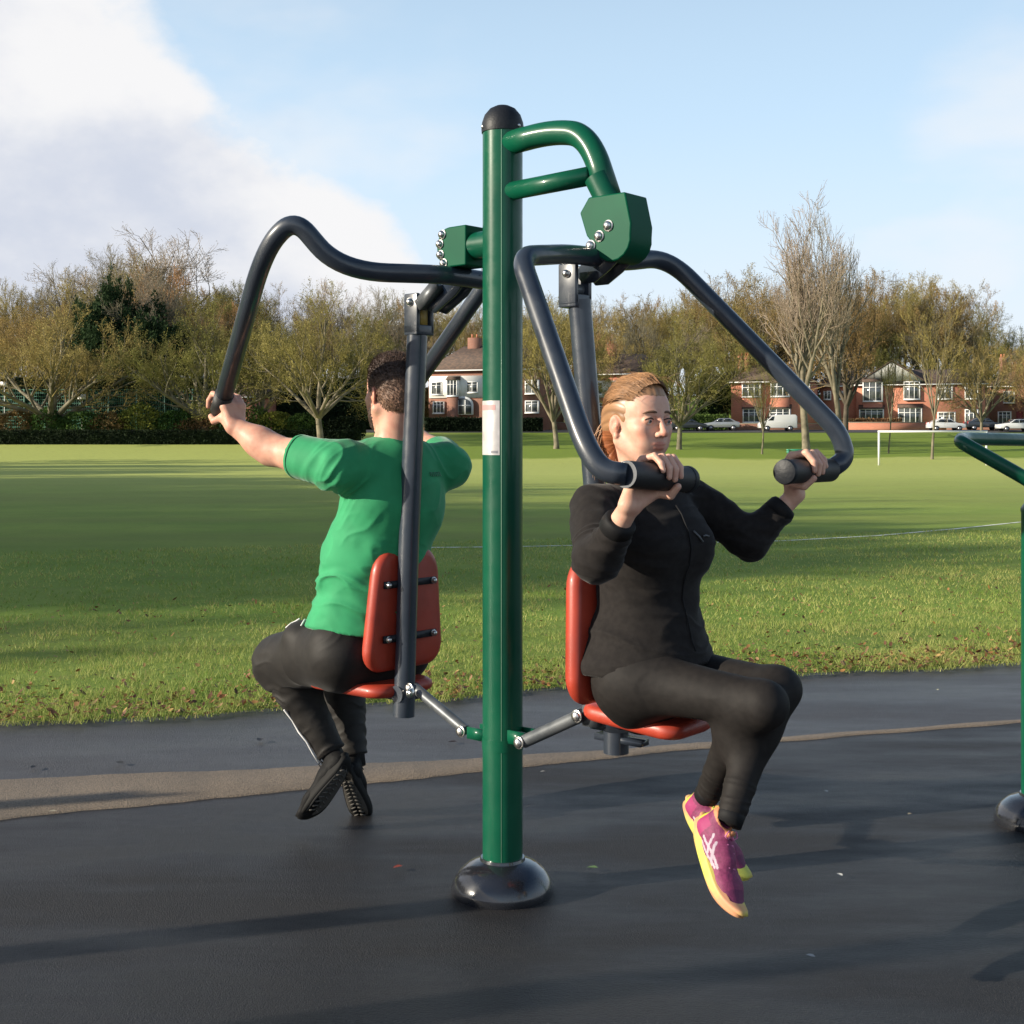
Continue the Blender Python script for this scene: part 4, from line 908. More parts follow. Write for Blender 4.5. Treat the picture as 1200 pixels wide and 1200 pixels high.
v, f = strands(pth, .001); cs = np.repeat(np.array([fade[i]*rs.uniform(.6, 1.6) for i in pick]), 9, 0)
obj('hair_strands', (v, f), HB, mhair, colors=cs)
bd = [ell(mq(.026, 0, -.055), (.062, .067, .056), mfr, .02), ell(mq(.062, 0, -.092), (.026, .028, .024), mfr, .02)]
for sd in (-1, 1): bd.append(cone(mq(-.004, .064*sd, -.035), mq(.045, .034*sd, -.094), .018, .019, .02))
bd += [ell(mq(.07, 0, .016), (.09, .12, .056), mfr, .008, True), ell(mq(.096, 0, -.058), (.014, .022, .010), mfr, .004, True), ell(mq(-.060, 0, -.06), (.055, .12, .12), mfr, .01, True)]
V, F = sdf_mesh(bd, .003); V = V+vnormals(V, F)*((vnoise(V*200, 3)-.5)*.006)[:, None]; obj('beard', (V, [F]), HB, man, smooth=True, colors=V3(.045, .025, .018)*(.5+vnoise(V*220, 9))[:, None])
# T-shirt
TEE = mat('green_jersey', (.022, .30, .115), .78, c2=(.016, .25, .095), nscale=9, bump=.25, bscale=500, bdist=.0012, sheen=.2)
slv = msL+(meL-msL)*.60; slr = msR+(meR-msR)*.62; dL = nrm(meL-msL); dR = nrm(meR-msR)
tp = [cone(msL+Lm*-.045, msR+Lm*.045, .070, .070, .05), cone(mmid-UP*.05, mchest, .150, .164, .06, (Fm, 1.42)), cone(mchest, mwaist+UP*.02, .164, .160, .06, (Fm, 1.30)), cone(mwaist+UP*.02, mpel+UP*.03, .164, .184, .06, (Fm, 1.08)), ell(mpel+UP*.055+Fm*.03, (.178, .172, .08), None, .04),
      cone(msL, slv, .074, .069, .045), cone(msR, slr, .074, .069, .045), cone(mneck-UP*.02, mneck+UP*.018, .080, .071, .012), ell(mneck+UP*.05, (.068, .068, .04), None, .006, True)]
V, F = sdf_mesh(tp, .004, cuts=[(mpel+UP*.045, nrm(V3(0, 0, -1)+Lm*.20), .27), (slv, dL, .11), (slr, dR, .11)])
# folds: gathered above the backrest, pulled from shoulders
N = vnormals(V, F); rel = V-mpel; hgt = np.clip(1-np.abs(rel[:, 2]-.17)/.22, 0, 1); dg = rel@nrm(UP-Lm*.35)
wv = vnoise(np.stack([dg*26+vnoise(V*9, 2)*1.2, (rel@Lm)*4, rel[:, 2]*0], 1), 6); rdg = (1-np.abs(2*wv-1))**1.6
V = V+N*((rdg-.35)*.019*hgt)[:, None]
V = folds(V, F, msL-Lm*.03-UP*.06, nrm(Lm+UP*.7), .20, 22, .012, 15); V = folds(V, F, msR+Lm*.03-UP*.06, nrm(UP*.8-Lm), .20, 22, .012, 16); V = folds(V, F, mwaist+Lm*.12, nrm(UP-Lm*.5), .26, 20, .012, 19)
V = wrinkle(V, F, .0045, 11, [UP*.5+Lm*1.0, Fm*.3, UP*1.1-Lm*.6], 31, 1.6)
rs_l = V-msL; along = rs_l@dL; w_s = np.clip(1-np.abs(along-.02)/.13, 0, 1)*np.clip(1-np.linalg.norm(rs_l, axis=1)/.24, 0, 1)
wv = vnoise(np.stack([(rs_l@nrm(UP+Fm*.4))*9, (along+rs_l@UP*.5)*34, rs_l@Fm*6], 1), 17); V = V+vnormals(V, F)*(((1-np.abs(2*wv-1))**1.6-.4)*.009*w_s)[:, None]
tee = obj('t_shirt', (V, [F]), TEE, man, smooth=True)
SEAM = mat('shirt_seam', (.014, .20, .075), .8)
for a_, d_, r_ in ((slv, dL, .0700), (slr, dR, .0700)):
    e1 = nrm(np.cross(d_, UP)); e2 = np.cross(d_, e1); obj('sleeve_hem', tube([a_-d_*.012+r_*(math.cos(t)*e1+math.sin(t)*e2) for t in np.linspace(0, 2*math.pi, 48)], .0012, 6, caps=False), SEAM, tee, smooth=True)
TG = mat('shirt_print', (.09, .27, .16), .6)
def ont(a, b):
    o = mchest+Lm*a+UP*b-Fm*.5; d = Fm; rel = V-o; t = rel@d; perp = np.linalg.norm(rel-np.outer(t, d), axis=1); m = perp < .008
    return o+d*((t[m].min() if m.any() else .35)-.001)
mb = MB()
for i, a in enumerate(list(np.linspace(.045, .008, 5))+list(np.linspace(-.065, -.115, 6))):
    p0, p1 = ont(a, .088), ont(a, .100); mb.add(tube([p0, p1], .0018, 5))
    p2 = ont(a-.005, .100 if i % 2 else .089); mb.add(tube([p1 if i % 2 else p0, p2], .0018, 5))
obj('back_print', mb.geo(), TG, tee, smooth=True)
mb = MB()
obj('collar', tube([mneck+UP*.016+.072*(math.cos(a)*Fm+math.sin(a)*Lm)+UP*.004*math.cos(a) for a in np.linspace(0, 2*math.pi, 40)], .0055, 8, caps=False), TEE, tee, smooth=True)
# trousers
TROU = mat('black_track_fabric', (.0125, .011, .010), .65, spec=.3, c2=(.016, .014, .0125), nscale=30, bump=.2, bscale=300, bdist=.0015, sheen=.05)
PIPE = mat('white_piping', (.75, .74, .72), .5)
bL = nrm(hipL*0+V3(0, 0, 0)+(mhL-mkL)); bRr = nrm(mhR-mkR)
tr = [cone(mpel+UP*.06, mpel, .135, .15, .05, (Fm, 1.15)), ell(P(352, 744, 4.22), (.055, .06, .045), None, .07), ell(mhL-FM*.01, (.09, .09, .085), None, .09), ell(mhR-FM*.05, (.105, .105, .09), None, .05), cone(mhL+UP*.025, mkL+UP*.020, .088, .076, .05),
      cone(mhL, mkL, .090, .078, .06), cone(mkL, mkL+(maL-mkL)*.35+bL*.02, .078, .068, .03), cone(mkL+(maL-mkL)*.35+bL*.02, maL, .068, .050, .03),
      cone(mhR, mkR, .096, .078, .05), cone(mkR, mkR+(maR-mkR)*.4, .073, .068, .03), cone(mkR+(maR-mkR)*.4, maR, .068, .052, .03)]
V, F = sdf_mesh(tr, .004, cuts=[(maL+(maL-mkL)*.04, maL-mkL, .08), (maR+(maR-mkR)*.04, maR-mkR, .085)])
V = wrinkle(V, F, .006, 9, [UP*.5+FM*.2, Lm*.9, FM*.4], 41, 1.3)
V = folds(V, F, mkL-nrm(mhL-mkL)*-.03-UP*.05, UP, .16, 40, .013, 2); V = folds(V, F, mhL+UP*.05, Fm, .2, 24, .013, 5, UP); V = folds(V, F, mkR-UP*.06, UP, .15, 40, .012, 3); V = folds(V, F, maL-(maL-mkL)*.12, maL-mkL, .13, 44, .010, 7); V = folds(V, F, maR-(maR-mkR)*.12, maR-mkR, .13, 44, .010, 8)
trs = obj('track_trousers', (V, [F]), TROU, man, smooth=True)
def onray(px, py, Vs, off=.002):
    """nearest surface point of the garment near a direction seen from the side, found on the mesh itself"""
    d = nrm(P(px, py, 1)-V3(0, 0, EYE)); o = V3(0, 0, EYE); rel = Vs-o; t = rel@d; pr = np.linalg.norm(rel-np.outer(t, d), axis=1); m = pr < .008
    if not m.any():
        k_ = int(np.argmin(pr)); return Vs[k_]-d*off
    return o+d*(t[m].min()-off)
obj('side_piping', tube([onray(x, y, V) for x, y in ((333, 832), (340, 846), (350, 858), (359, 869), (366, 882), (373, 893), (381, 901))], .0030, 8), PIPE, trs, smooth=True)
mb = MB(); mb.add(tube([onray(x, y, V) for x, y in ((331, 733), (338, 726), (345, 723), (351, 725))], .0028, 8)); mb.add(tube([onray(x, y, V) for x, y in ((353, 733), (357, 726), (364, 722), (370, 718))], .0028, 8))
obj('pocket_piping', mb.geo(), PIPE, trs, smooth=True)
BLK = mat('black_shoe', (.006, .006, .0065), .7, spec=.2, bump=.3, bscale=300, bdist=.0015); SOL = mat('dark_sole', (.010, .010, .010), .7, spec=.2); TRD = mat('grey_tread', (.07, .065, .058), .75)
dl = nrm(P(362, 948, 4.34)-P(412, 884, 4.40)); upl = nrm((mkL-maL)*.4+V3(-.1, .75, .30))
shoe_at(maL+nrm(maL-mkL)*.015, nrm(V3(-.58, .10, -.78)), nrm(V3(-.50, .78, .35)), .275, (BLK, SOL, BLK, TRD), man)
for a, k_ in ((maL, mkL), (maR, mkR)): obj('sock', tube([a-nrm(a-k_)*.06, a+nrm(a-k_)*.05], [.043, .036], 20), JACK2, man, smooth=True)
shoe_at(maR+nrm(maR-mkR)*.02, nrm(V3(.16, .55, -.75)), nrm(V3(.1, .8, .5)), .285, (BLK, SOL, BLK, TRD), man)
# ------------------------------------------------------------------ trees
BARKP = mat('pale_bark', (.21, .18, .12), .85, c2=(.11, .095, .06), nscale=1.5, rand=.15)
BARKD = mat('dark_bark', (.105, .085, .06), .9, c2=(.06, .05, .035), nscale=1.5, rand=.2)
def crown_mat(name, c, c2): return mat(name, c, .8, c2=c2, nscale=.9, lo=.38, hi=.62, rand=.30, trans=.25, spec=.1)
CR_OL = crown_mat('olive_twigs', (.37, .31, .105), (.20, .165, .065)); CR_BR = crown_mat('russet_twigs', (.37, .25, .105), (.22, .155, .07))
CR_GR = crown_mat('grey_twigs', (.38, .32, .24), (.26, .215, .15)); CR_DK = crown_mat('evergreen_leaves', (.030, .055, .022), (.018, .035, .014))
def grow(seed, H, trunk_h, r0, nl, spread, up, levels, dens, leaf, leafn, twig=.012, lean=.0, fork=False, rmin=.014):
    rg = np.random.default_rng(seed); T = []; C = []; Lf = []
    def seg_path(p, d, L, r, lv, wob):
        wob *= .62; k = 4 if lv < 2 else 3; pts = [p]; rs_ = [r]
        for i in range(k):
            d = nrm(d+rg.normal(0, wob, 3)+np.array((0, 0, up*(.14 if lv else .02)))); p = p+d*L/k; pts.append(p); rs_.append(max(r*(1-.72*(i+1)/k), rmin*.6))
        return pts, rs_, d
    def rec(p, d, L, r, lv):
        pts, rs_, d2 = seg_path(p, d, L, r, lv, .10+.05*lv); (T if lv <= 1 else C).append((pts, rs_))
        if lv >= levels:
            for _ in range(leafn):
                t = rg.uniform(.2, 1.1); q = pts[0]+(pts[-1]-pts[0])*t+rg.normal(0, L*.16, 3); Lf.append(q)
            return
        n = dens[lv]
        for i in range(n):
            t = .22+.78*(i+rg.uniform(.1, .9))/n; j = min(int(t*(len(pts)-1)), len(pts)-2); ft = t*(len(pts)-1)-j; q = pts[j]*(1-ft)+pts[j+1]*ft
            a = rg.uniform(0, 6.28); side = nrm(np.cross(d2, (math.cos(a), math.sin(a), .3))); ang = rg.uniform(.45, .95)
            nd = nrm(d2*math.cos(ang)+side*math.sin(ang)); rec(q, nd, L*rg.uniform(.46, .66)*(1.15-.45*t), max(r*(1-.7*t)*.55, rmin), lv+1)
    trp = [np.array((0, 0, -.3))]; d = nrm((lean, 0, 1)); rr = [r0*1.35]
    for i in range(4): d = nrm(d+rg.normal(0, .04, 3)); trp.append(trp[-1]+d*(trunk_h+.3)/4); rr.append(r0*(1-.07*(i+1)))
    T.append((trp, rr)); top = trp[-1]
    for i in range(nl):
        a = 2*math.pi*(i+rg.uniform(-.25, .25))/nl; el = spread*rg.uniform(.6, 1.2)
        dd = nrm((math.cos(a)*math.sin(el), math.sin(a)*math.sin(el), math.cos(el))); LL = (H-trunk_h)*rg.uniform(.60, .82); rec(top-UP*rg.uniform(0, trunk_h*.18), dd, LL, r0*.62, 0)
    rec(top, nrm(d+rg.normal(0, .08, 3)), (H-trunk_h)*.8, r0*.7, 0)
    mt = MB(); 
    for p, r in T: mt.add(tube(p, r, 7 if r[0] > .08 else 5, caps=False))
    # fine twigs in numpy
    V = []; F = []; n = 0
    for p, r in C:
        p = np.array(p); k = len(p); dd = nrm(p[-1]-p[0]); a = nrm(np.cross(dd, (.31, .52, .79))); b = np.cross(dd, a)
        for j in range(3): V.append(p+np.array(r)[:, None]*(math.cos(2.094*j)*a+math.sin(2.094*j)*b))
        for i in range(k-1):
            for j in range(3): F.append((n+j*k+i, n+((j+1) % 3)*k+i, n+((j+1) % 3)*k+i+1, n+j*k+i+1))
        n += 3*k
    Fq = np.array(F).reshape(-1, 4); Ft = np.zeros((0, 3), int)
    if Lf:
        Lf = np.array(Lf); N = len(Lf); u = rg.normal(0, 1, (N, 3)); u /= np.linalg.norm(u, axis=1)[:, None]; w = np.cross(u, rg.normal(0, 1, (N, 3))); w /= np.linalg.norm(w, axis=1)[:, None]
        s = leaf*rg.uniform(.5, 1.4, N)[:, None]; tv = np.stack([Lf+u*s, Lf-u*s*.6+w*s*.45, Lf-u*s*.6-w*s*.45], 1).reshape(-1, 3); V.append(tv); Ft = n+np.arange(3*N).reshape(-1, 3)
    return mt.geo(), (np.concatenate(V), [Fq, Ft])
def proto(name, args, bark, crown):
    tg, cg = grow(**args); tm = mesh(name+'_trunk', tg[0], tg[1], bark, True); cm = mesh(name+'_crown', cg[0], cg[1], crown); return tm, cm
L4 = [6, 5, 5, 4]
PR = {
 'lime': proto('lime', dict(seed=1, H=10, trunk_h=2.0, r0=.24, nl=7, spread=.85, up=.6, levels=3, dens=[7, 6, 6], leaf=.058, leafn=9), BARKP, CR_OL),
 'lime2': proto('lime2', dict(seed=2, H=10, trunk_h=2.3, r0=.22, nl=6, spread=.7, up=.8, levels=3, dens=[7, 6, 6], leaf=.058, leafn=9), BARKP, CR_OL),
 'wide': proto('wide', dict(seed=3, H=9, trunk_h=1.5, r0=.30, nl=8, spread=1.05, up=.9, levels=3, dens=[7, 6, 6], leaf=.058, leafn=9), BARKP, CR_OL),
 'brown': proto('brown', dict(seed=4, H=10, trunk_h=2.5, r0=.25, nl=6, spread=.6, up=.9, levels=3, dens=[7, 6, 6], leaf=.058, leafn=10), BARKD, CR_BR),
 'grey': proto('grey', dict(seed=5, H=10, trunk_h=2.6, r0=.24, nl=6, spread=.6, up=.9, levels=3, dens=[7, 6, 6], leaf=.045, leafn=5), BARKD, CR_GR),
 'tall': proto('tall', dict(seed=6, H=18, trunk_h=4.2, r0=.46, nl=3, spread=.33, up=1.1, levels=3, dens=[11, 7, 6], leaf=.06, leafn=3, rmin=.026), BARKP, CR_GR),
 'thin': proto('thin', dict(seed=8, H=9, trunk_h=2.6, r0=.13, nl=4, spread=.45, up=1.1, levels=3, dens=[6, 5, 4], leaf=.05, leafn=3), BARKP, CR_OL),
 'dark': proto('dark', dict(seed=9, H=9, trunk_h=1.0, r0=.22, nl=8, spread=.6, up=.7, levels=2, dens=[8, 8], leaf=.17, leafn=60), BARKD, CR_DK),
}
NAT = {}
for k_, (t_, c_) in PR.items():
    a_ = np.empty(len(c_.vertices)*3, np.float32); c_.vertices.foreach_get('co', a_); NAT[k_] = float(np.percentile(a_[2::3], 99.7))
ntree = 0
def tree(kind, px, base, top, Y, label, rot=None, sx=1.0, group=None, name='bare_tree', bark=None):
    """px column, py of base (None: stands on the terrain), py of the top"""
    global ntree; ntree += 1
    x = (px-600)/FPX*Y; z = float(tz(x, Y)); ztop = EYE-(top-HOR)/FPX*Y; tm, cm = PR[kind]; nat = NAT[kind]
    s = (ztop-z)/nat; t = thing(name, label, 'tree', (x, Y, z-.05), group); t.scale = (s*sx, s*sx, s); t.rotation_euler.z = rot if rot is not None else (ntree*2.399) % 6.28
    for nm, me in (('trunk', tm), ('crown', cm)):
        o = bpy.data.objects.new(nm, me); COL.objects.link(o); o.parent = t
    return t
G1 = 'trees along the edge of the park'
tree('wide', 58, None, 336, 128, 'spreading pale-limbed tree at far left behind the low hedge', .3, 1.22, G1)
tree('wide', 236, None, 352, 128, 'spreading pale-limbed tree behind the man\'s outstretched hand', 2.0, 1.15, G1)
tree('lime', 376, None, 334, 122, 'rounded olive tree with pale forked trunk left of the man\'s head', 1.0, 1.05, G1)
tree('lime2', 304, None, 372, 130, 'olive tree between the pull bar and the man\'s head', 4.0, 1.0, G1)
tree('lime2', 652, None, 350, 117, 'olive tree with dark trunk just right of the green post', 0.5, .95, G1)
tree('lime', 796, None, 362, 116, 'rounded olive tree with slim pale trunk right of the woman\'s face', 3.0, .95, G1)
tree('tall', 945, None, 222, 108, 'tallest bare tree with pale twin stems above the woman\'s far hand', .8, .72, G1)
tree('brown', 990, None, 322, 132, 'stout dark-trunked tree in front of the brick houses', 1.0, .85, G1)
tree('tall', 985, None, 238, 124, 'second tall bare tree just right of the tallest one', 2.3, .62, G1)
tree('thin', 893, None, 420, 110, 'small slim tree with dark stem in front of the white van', 1.0, .8, G1)
tree('thin', 1041, None, 392, 111, 'slim olive tree inside the goal mouth in front of the timbered gable', 2.0, .5, G1)
tree('thin', 1092, None, 345, 104, 'slim tree with thin pale trunk in the middle of the goal', 3.0, .68, G1)
tree('lime', 1150, None, 372, 128, 'olive tree right of the timbered house', 2.5, .62, G1)
# second line, between and behind the houses
G2 = 'woodland trees behind the houses'
rt = np.random.default_rng(11)
tops = [(-60, 330), (0, 325), (40, 345), (90, 320), (130, 285), (170, 280), (210, 318), (260, 322), (330, 345), (400, 338), (450, 332), (500, 345), (560, 352), (620, 345), (700, 340), (760, 345), (830, 328), (880, 312), (940, 318), (1000, 325), (1060, 318), (1100, 322), (1140, 345), (1180, 380), (1215, 378), (1260, 360)]
tx = np.array([a for a, b in tops]); ty = np.array([b for a, b in tops])
kinds = ['lime', 'brown', 'grey', 'lime2', 'grey', 'brown', 'lime']
words = {'lime': 'olive', 'lime2': 'upright olive', 'brown': 'russet-brown', 'grey': 'grey-brown bare'}
def where(px):
    for a, b in ((60, 'at the far left edge'), (200, 'above the green court fence'), (330, 'behind the pull bar'), (430, 'behind the man\'s arm'), (565, 'behind the man\'s head'), (700, 'just right of the post'), (850, 'above the woman\'s head'), (960, 'beside the tallest bare tree'), (1100, 'above the timbered house'), (9999, 'at the right edge')):
        if px < a: return b
seen = {}
i = 0
for row, (Y0, dpx, dt, off) in enumerate(((168, 44, 22, 0), (196, 40, 8, 20), (228, 38, -2, 5))):
    px = -70+off
    while px < 1275:
        p_ = px+rt.uniform(-12, 12); Y = Y0+rt.uniform(-9, 9); k = kinds[(i*5+row*2) % 7]
        if 960 < p_ < 1165 and row == 0: Y = 190
        if 480 < p_ < 640 and row == 0: Y = 180
        tp_ = float(np.interp(p_, tx, ty))+dt+rt.uniform(-6, 20)
        if 780 < p_ < 850 or 1120 < p_ < 1300: tp_ += 0
        lab = '%s tree %s, %s row of the woodland' % (words[k], where(p_), ('front', 'middle', 'back')[row]); seen[lab] = seen.get(lab, 0)+1
        tree(k, p_, None, tp_, Y, lab, None, rt.uniform(.75, 1.05) if k != 'x' else 1, G2); i += 1; px += dpx
tree('grey', 158, None, 272, 215, 'high bare crown rising above the trees on the left', .4, 1.25, G2)
tree('dark', 118, None, 328, 160, 'narrow dark evergreen behind the court fence', 0, .42, None, 'evergreen_tree')
tree('dark', 158, None, 352, 158, 'broad ivy-dark evergreen behind the court fence', 2, .85, None, 'evergreen_tree')
tree('dark', 990, None, 436, 170, 'dark evergreen between the brick houses', 3, 1.0, None, 'evergreen_tree')
tree('dark', 1180, None, 440, 185, 'dark evergreen behind the right-hand houses', 4, 1.1, None, 'evergreen_tree')
tree('dark', 452, None, 452, 150, 'dark evergreen left of the white-fronted house', 5, .9, None, 'evergreen_tree')
tree('dark', 664, None, 440, 166, 'dark evergreen right of the green post', 1, 1.3, None, 'evergreen_tree')
tree('dark', 842, None, 436, 165, 'dark evergreen left of the brick house with the twin chimneys', 1, .8, None, 'evergreen_tree')
# trees outside the frame on the left, whose long shadows stripe the field
G3 = 'trees left of the field'
ts = np.random.default_rng(5)
def off_tree(kind, x, y, h, label='bare tree standing left of the field outside the photo', sx=1.0):
    tm, cm = PR[kind]; nat = NAT[kind]; s = h/nat
    t = thing('bare_tree', label, 'tree', (x, y, float(tz(x, y))), G3); t.scale = (s*sx, s*sx, s); t.rotation_euler.z = ts.uniform(0, 6)
    for nm, me in (('trunk', tm), ('crown', cm)):
        o = bpy.data.objects.new(nm, me); COL.objects.link(o); o.parent = t
SHADOW = [('lime', -34, 2.6, 15), ('grey', -38, 5.5, 17), ('dark', -35, 8.2, 15), ('brown', -40, 11.5, 17), ('lime', -38, 16, 16), ('dark', -40, 20.5, 14), ('lime2', -38, 26, 15), ('brown', -44, 31, 15),
          ('dark', -42, 29, 11), ('dark', -40, 14, 13), ('dark', -44, 38, 14), ('lime', -46, 47, 14), ('dark', -50, 56, 13), ('lime2', -50, 66, 14), ('dark', -54, 78, 13), ('lime', -52, 92, 12)]
ORD = 'first second third fourth fifth sixth seventh eighth ninth tenth eleventh twelfth thirteenth fourteenth fifteenth sixteenth seventeenth'.split()
for i_, (k, x, y, h) in enumerate(SHADOW): off_tree(k, x, y, h, '%s tree from the camera in the row left of the field outside the photo' % ORD[sorted(range(len(SHADOW)), key=lambda q: SHADOW[q][2]).index(i_)])
# ------------------------------------------------------------------ shrubs, hedges
def shrub_geo(seed, w, h, d, n, leaf):
    rg = np.random.default_rng(seed); u = rg.normal(0, 1, (n, 3)); u /= np.linalg.norm(u, axis=1)[:, None]; r = rg.uniform(.55, 1, n)**.5
    p = u*r[:, None]*np.array((w/2, d/2, h/2)); lump = vnoise(p*2.4/max(h, .5)+seed, seed); p *= (.72+.5*lump)[:, None]; p[:, 2] += h/2; p[:, 2] = np.maximum(p[:, 2], .02)
    a = rg.normal(0, 1, (n, 3)); a /= np.linalg.norm(a, axis=1)[:, None]; b = np.cross(a, rg.normal(0, 1, (n, 3))); b /= np.linalg.norm(b, axis=1)[:, None]; s = leaf*rg.uniform(.5, 1.3, n)[:, None]
    v = np.stack([p+a*s, p-a*s*.6+b*s*.6, p-a*s*.6-b*s*.6], 1).reshape(-1, 3); return v, [np.arange(3*n).reshape(-1, 3)]
HM = [crown_mat('laurel_green', (.10, .16, .035), (.045, .085, .025)), crown_mat('shrub_olive', (.32, .30, .06), (.14, .16, .035)), crown_mat('shrub_brown', (.26, .15, .07), (.12, .085, .04)), crown_mat('hedge_dark', (.020, .032, .014), (.012, .02, .01))]
GS = 'shrubs in front of the court fence'
for i, (px, w, y0, y1, mi, lab) in enumerate([(-30, 5, 484, 508, 0, 'green shrub at the left frame edge'), (20, 5.5, 478, 508, 2, 'brownish shrub at the far left below the fence'), (58, 4.5, 480, 508, 0, 'dark green shrub under the spreading tree'), (98, 6, 480, 508, 0, 'wide dark green shrub left of centre below the fence'), (130, 4, 484, 510, 2, 'brown low shrub between two green ones'),
        (166, 5.5, 474, 510, 1, 'rounded yellow-green shrub below the fence'), (202, 4.5, 480, 510, 0, 'green shrub right of the yellow-green one'), (233, 4.5, 488, 510, 2, 'russet shrub beside the man\'s hand'), (285, 5.5, 476, 512, 0, 'green shrub behind the man\'s wrist'), (320, 5, 482, 512, 1, 'olive shrub above the man\'s forearm'), (352, 5, 484, 514, 0, 'green shrub above the man\'s elbow'), (402, 5, 486, 514, 3, 'dark shrub left of the man\'s face')]):
    Y = 127; x = (px-600)/FPX*Y; z = float(tz(x, Y)); h = EYE-(y0-HOR)/FPX*Y-z
    o = obj('shrub', tuple([shrub_geo(i, w, h, 3, 2600, .16)[0]+np.array((x, Y, z)), shrub_geo(i, w, h, 3, 2600, .16)[1]]), HM[mi], loc=(x, Y, z)); props(o, lab, 'shrub', GS)
def hedge(x0, x1, Y, h, d, m, label, name='hedge', seed=1, n=9000, leaf=.13):
    rg = np.random.default_rng(seed); x = rg.uniform(x0, x1, n); f = rg.integers(0, 3, n); y = np.where(f == 0, Y-d/2, rg.uniform(Y-d/2, Y+d/2, n))+rg.normal(0, .06, n); zz = np.where(f == 0, rg.uniform(0, h, n), np.where(f == 1, h, rg.uniform(0, h, n)))+rg.normal(0, .06, n)*(1+vnoise(np.stack([x, y, y*0], 1), 3))
    p = np.stack([x, y, tz(x, y)+zz], 1); a = rg.normal(0, 1, (n, 3)); a /= np.linalg.norm(a, axis=1)[:, None]; b = np.cross(a, rg.normal(0, 1, (n, 3))); b /= np.linalg.norm(b, axis=1)[:, None]; s = leaf*rg.uniform(.5, 1.3, n)[:, None]
    v = np.stack([p+a*s, p-a*s*.6+b*s*.6, p-a*s*.6-b*s*.6], 1).reshape(-1, 3); bx = bbox2(x0, x1, Y-d/2+.1, Y+d/2-.1, float(tz((x0+x1)/2, Y))-.3, float(tz((x0+x1)/2, Y))+h-.12)
    g = (np.concatenate([v, bx[0]]), [np.arange(3*n).reshape(-1, 3), np.array(bx[1])+3*n]); return props(obj(name, g, m, loc=((x0+x1)/2, Y, 0)), label, 'hedge')
hedge(-57, -14.6, 123.5, 1.25, 1.0, HM[3], 'long low dark hedge at the edge of the field on the left', n=16000)
hedge(-10, 3.5, 146, 1.5, 1.0, HM[3], 'dark hedge in front of the white-fronted house', seed=4)
hedge(9, 19, 149, 1.3, 1.0, HM[3], 'dark hedge behind the woman\'s head', seed=5)
hedge(20, 25.5, 152, 1.7, 1.0, HM[0], 'green hedge left of the brick house with chimneys', seed=6, n=4000)
hedge(38.5, 47, 154.5, 1.3, .9, HM[2], 'brown clipped hedge at the front of the timbered house', seed=7, n=5000)
hedge(-66, -16, 152, 6.0, 3.0, HM[3], 'tall dark thicket behind the court fence at left', seed=14, n=26000, leaf=.22)
hedge(-16, -8, 166, 5.0, 3.0, HM[2], 'brown thicket left of the white-fronted house', seed=15, n=6000, leaf=.2)
# ------------------------------------------------------------------ fence, goal, posts
FG = mat('fence_green', (.03, .17, .115), .5); WP = mat('white_paint', (.78, .78, .76), .5); 
fx0, fx1, FY = -54.0, -30.5, 134.0
fz = float(tz(-40, FY)); fh = EYE+(HOR-456)/FPX*FY-fz
fe = thing('court_fence', 'tall green mesh fence of the ball court on the left', 'fence', (fx0, FY, fz))
for k in range(9):
    x = fx0+(fx1-fx0)*k/8; obj('fence_post', tube([(x, FY, fz), (x, FY, fz+fh)], .06, 8), mat('fence_post_green', (.16, .32, .24), .5), fe)
mb = MB()
for zz in np.linspace(.1, fh-.05, 15): mb.add(bbox2(fx0, fx1, FY+.07, FY+.085, fz+zz-.018, fz+zz+.018))
for x in np.arange(fx0, fx1, .22): mb.add(bbox2(x-.012, x+.012, FY+.086, FY+.1, fz, fz+fh))
obj('mesh_panel', mb.geo(), FG, fe)
for px, py, lab in ((5, 450, 'small white sign at the far left of the court'), (96, 465, 'small white sign on the court fence')):
    c = P(px, py, FY-1.0); t = thing('sign', lab, 'sign', (c[0], c[1], fz)); obj('sign_board', box(c, (.45, .03, .25)), WP, t); obj('sign_pole', tube([(c[0], c[1]+.05, fz), (c[0], c[1]+.05, c[2])], .04, 8), WP, t)
gy = 91.5; gz = float(tz(28, gy)); gl, gr_ = (1030-600)/FPX*gy, (1156-600)/FPX*gy
goal = thing('football_goal', 'white football goal frame at the far edge of the pitch', 'goal', ((gl+gr_)/2, gy, gz))
for x in (gl, gr_): obj('goal_post', tube([(x, gy, gz), (x, gy, gz+2.44)], .075, 12), WP, goal)
obj('crossbar', tube([(gl-.075, gy, gz+2.44), (gr_+.075, gy, gz+2.44)], .075, 12), WP, goal)
c = P(936, 531, 104); bz = float(tz(c[0], 104))
bn = thing('park_bench', 'low green bench at the field edge above the woman\'s far hand', 'bench', (c[0], 104, bz)); bg_ = mat('bench_green', (.02, .22, .13), .5)
obj('seat', MB().add(bbox2(c[0]-.95, c[0]+.95, 103.75, 103.86, bz+.42, bz+.47)).add(bbox2(c[0]-.95, c[0]+.95, 103.90, 104.05, bz+.42, bz+.47)).geo(), bg_, bn)
obj('backrest', MB().add(bbox2(c[0]-.95, c[0]+.95, 104.18, 104.22, bz+.55, bz+.68)).add(bbox2(c[0]-.95, c[0]+.95, 104.2, 104.24, bz+.72, bz+.85)).geo(), bg_, bn)
for s in (-.8, .8): obj('leg', MB().add(bbox2(c[0]+s-.04, c[0]+s+.04, 103.78, 103.86, bz, bz+.42)).add(bbox2(c[0]+s-.04, c[0]+s+.04, 104.1, 104.17, bz, bz+.85)).geo(), bg_, bn)
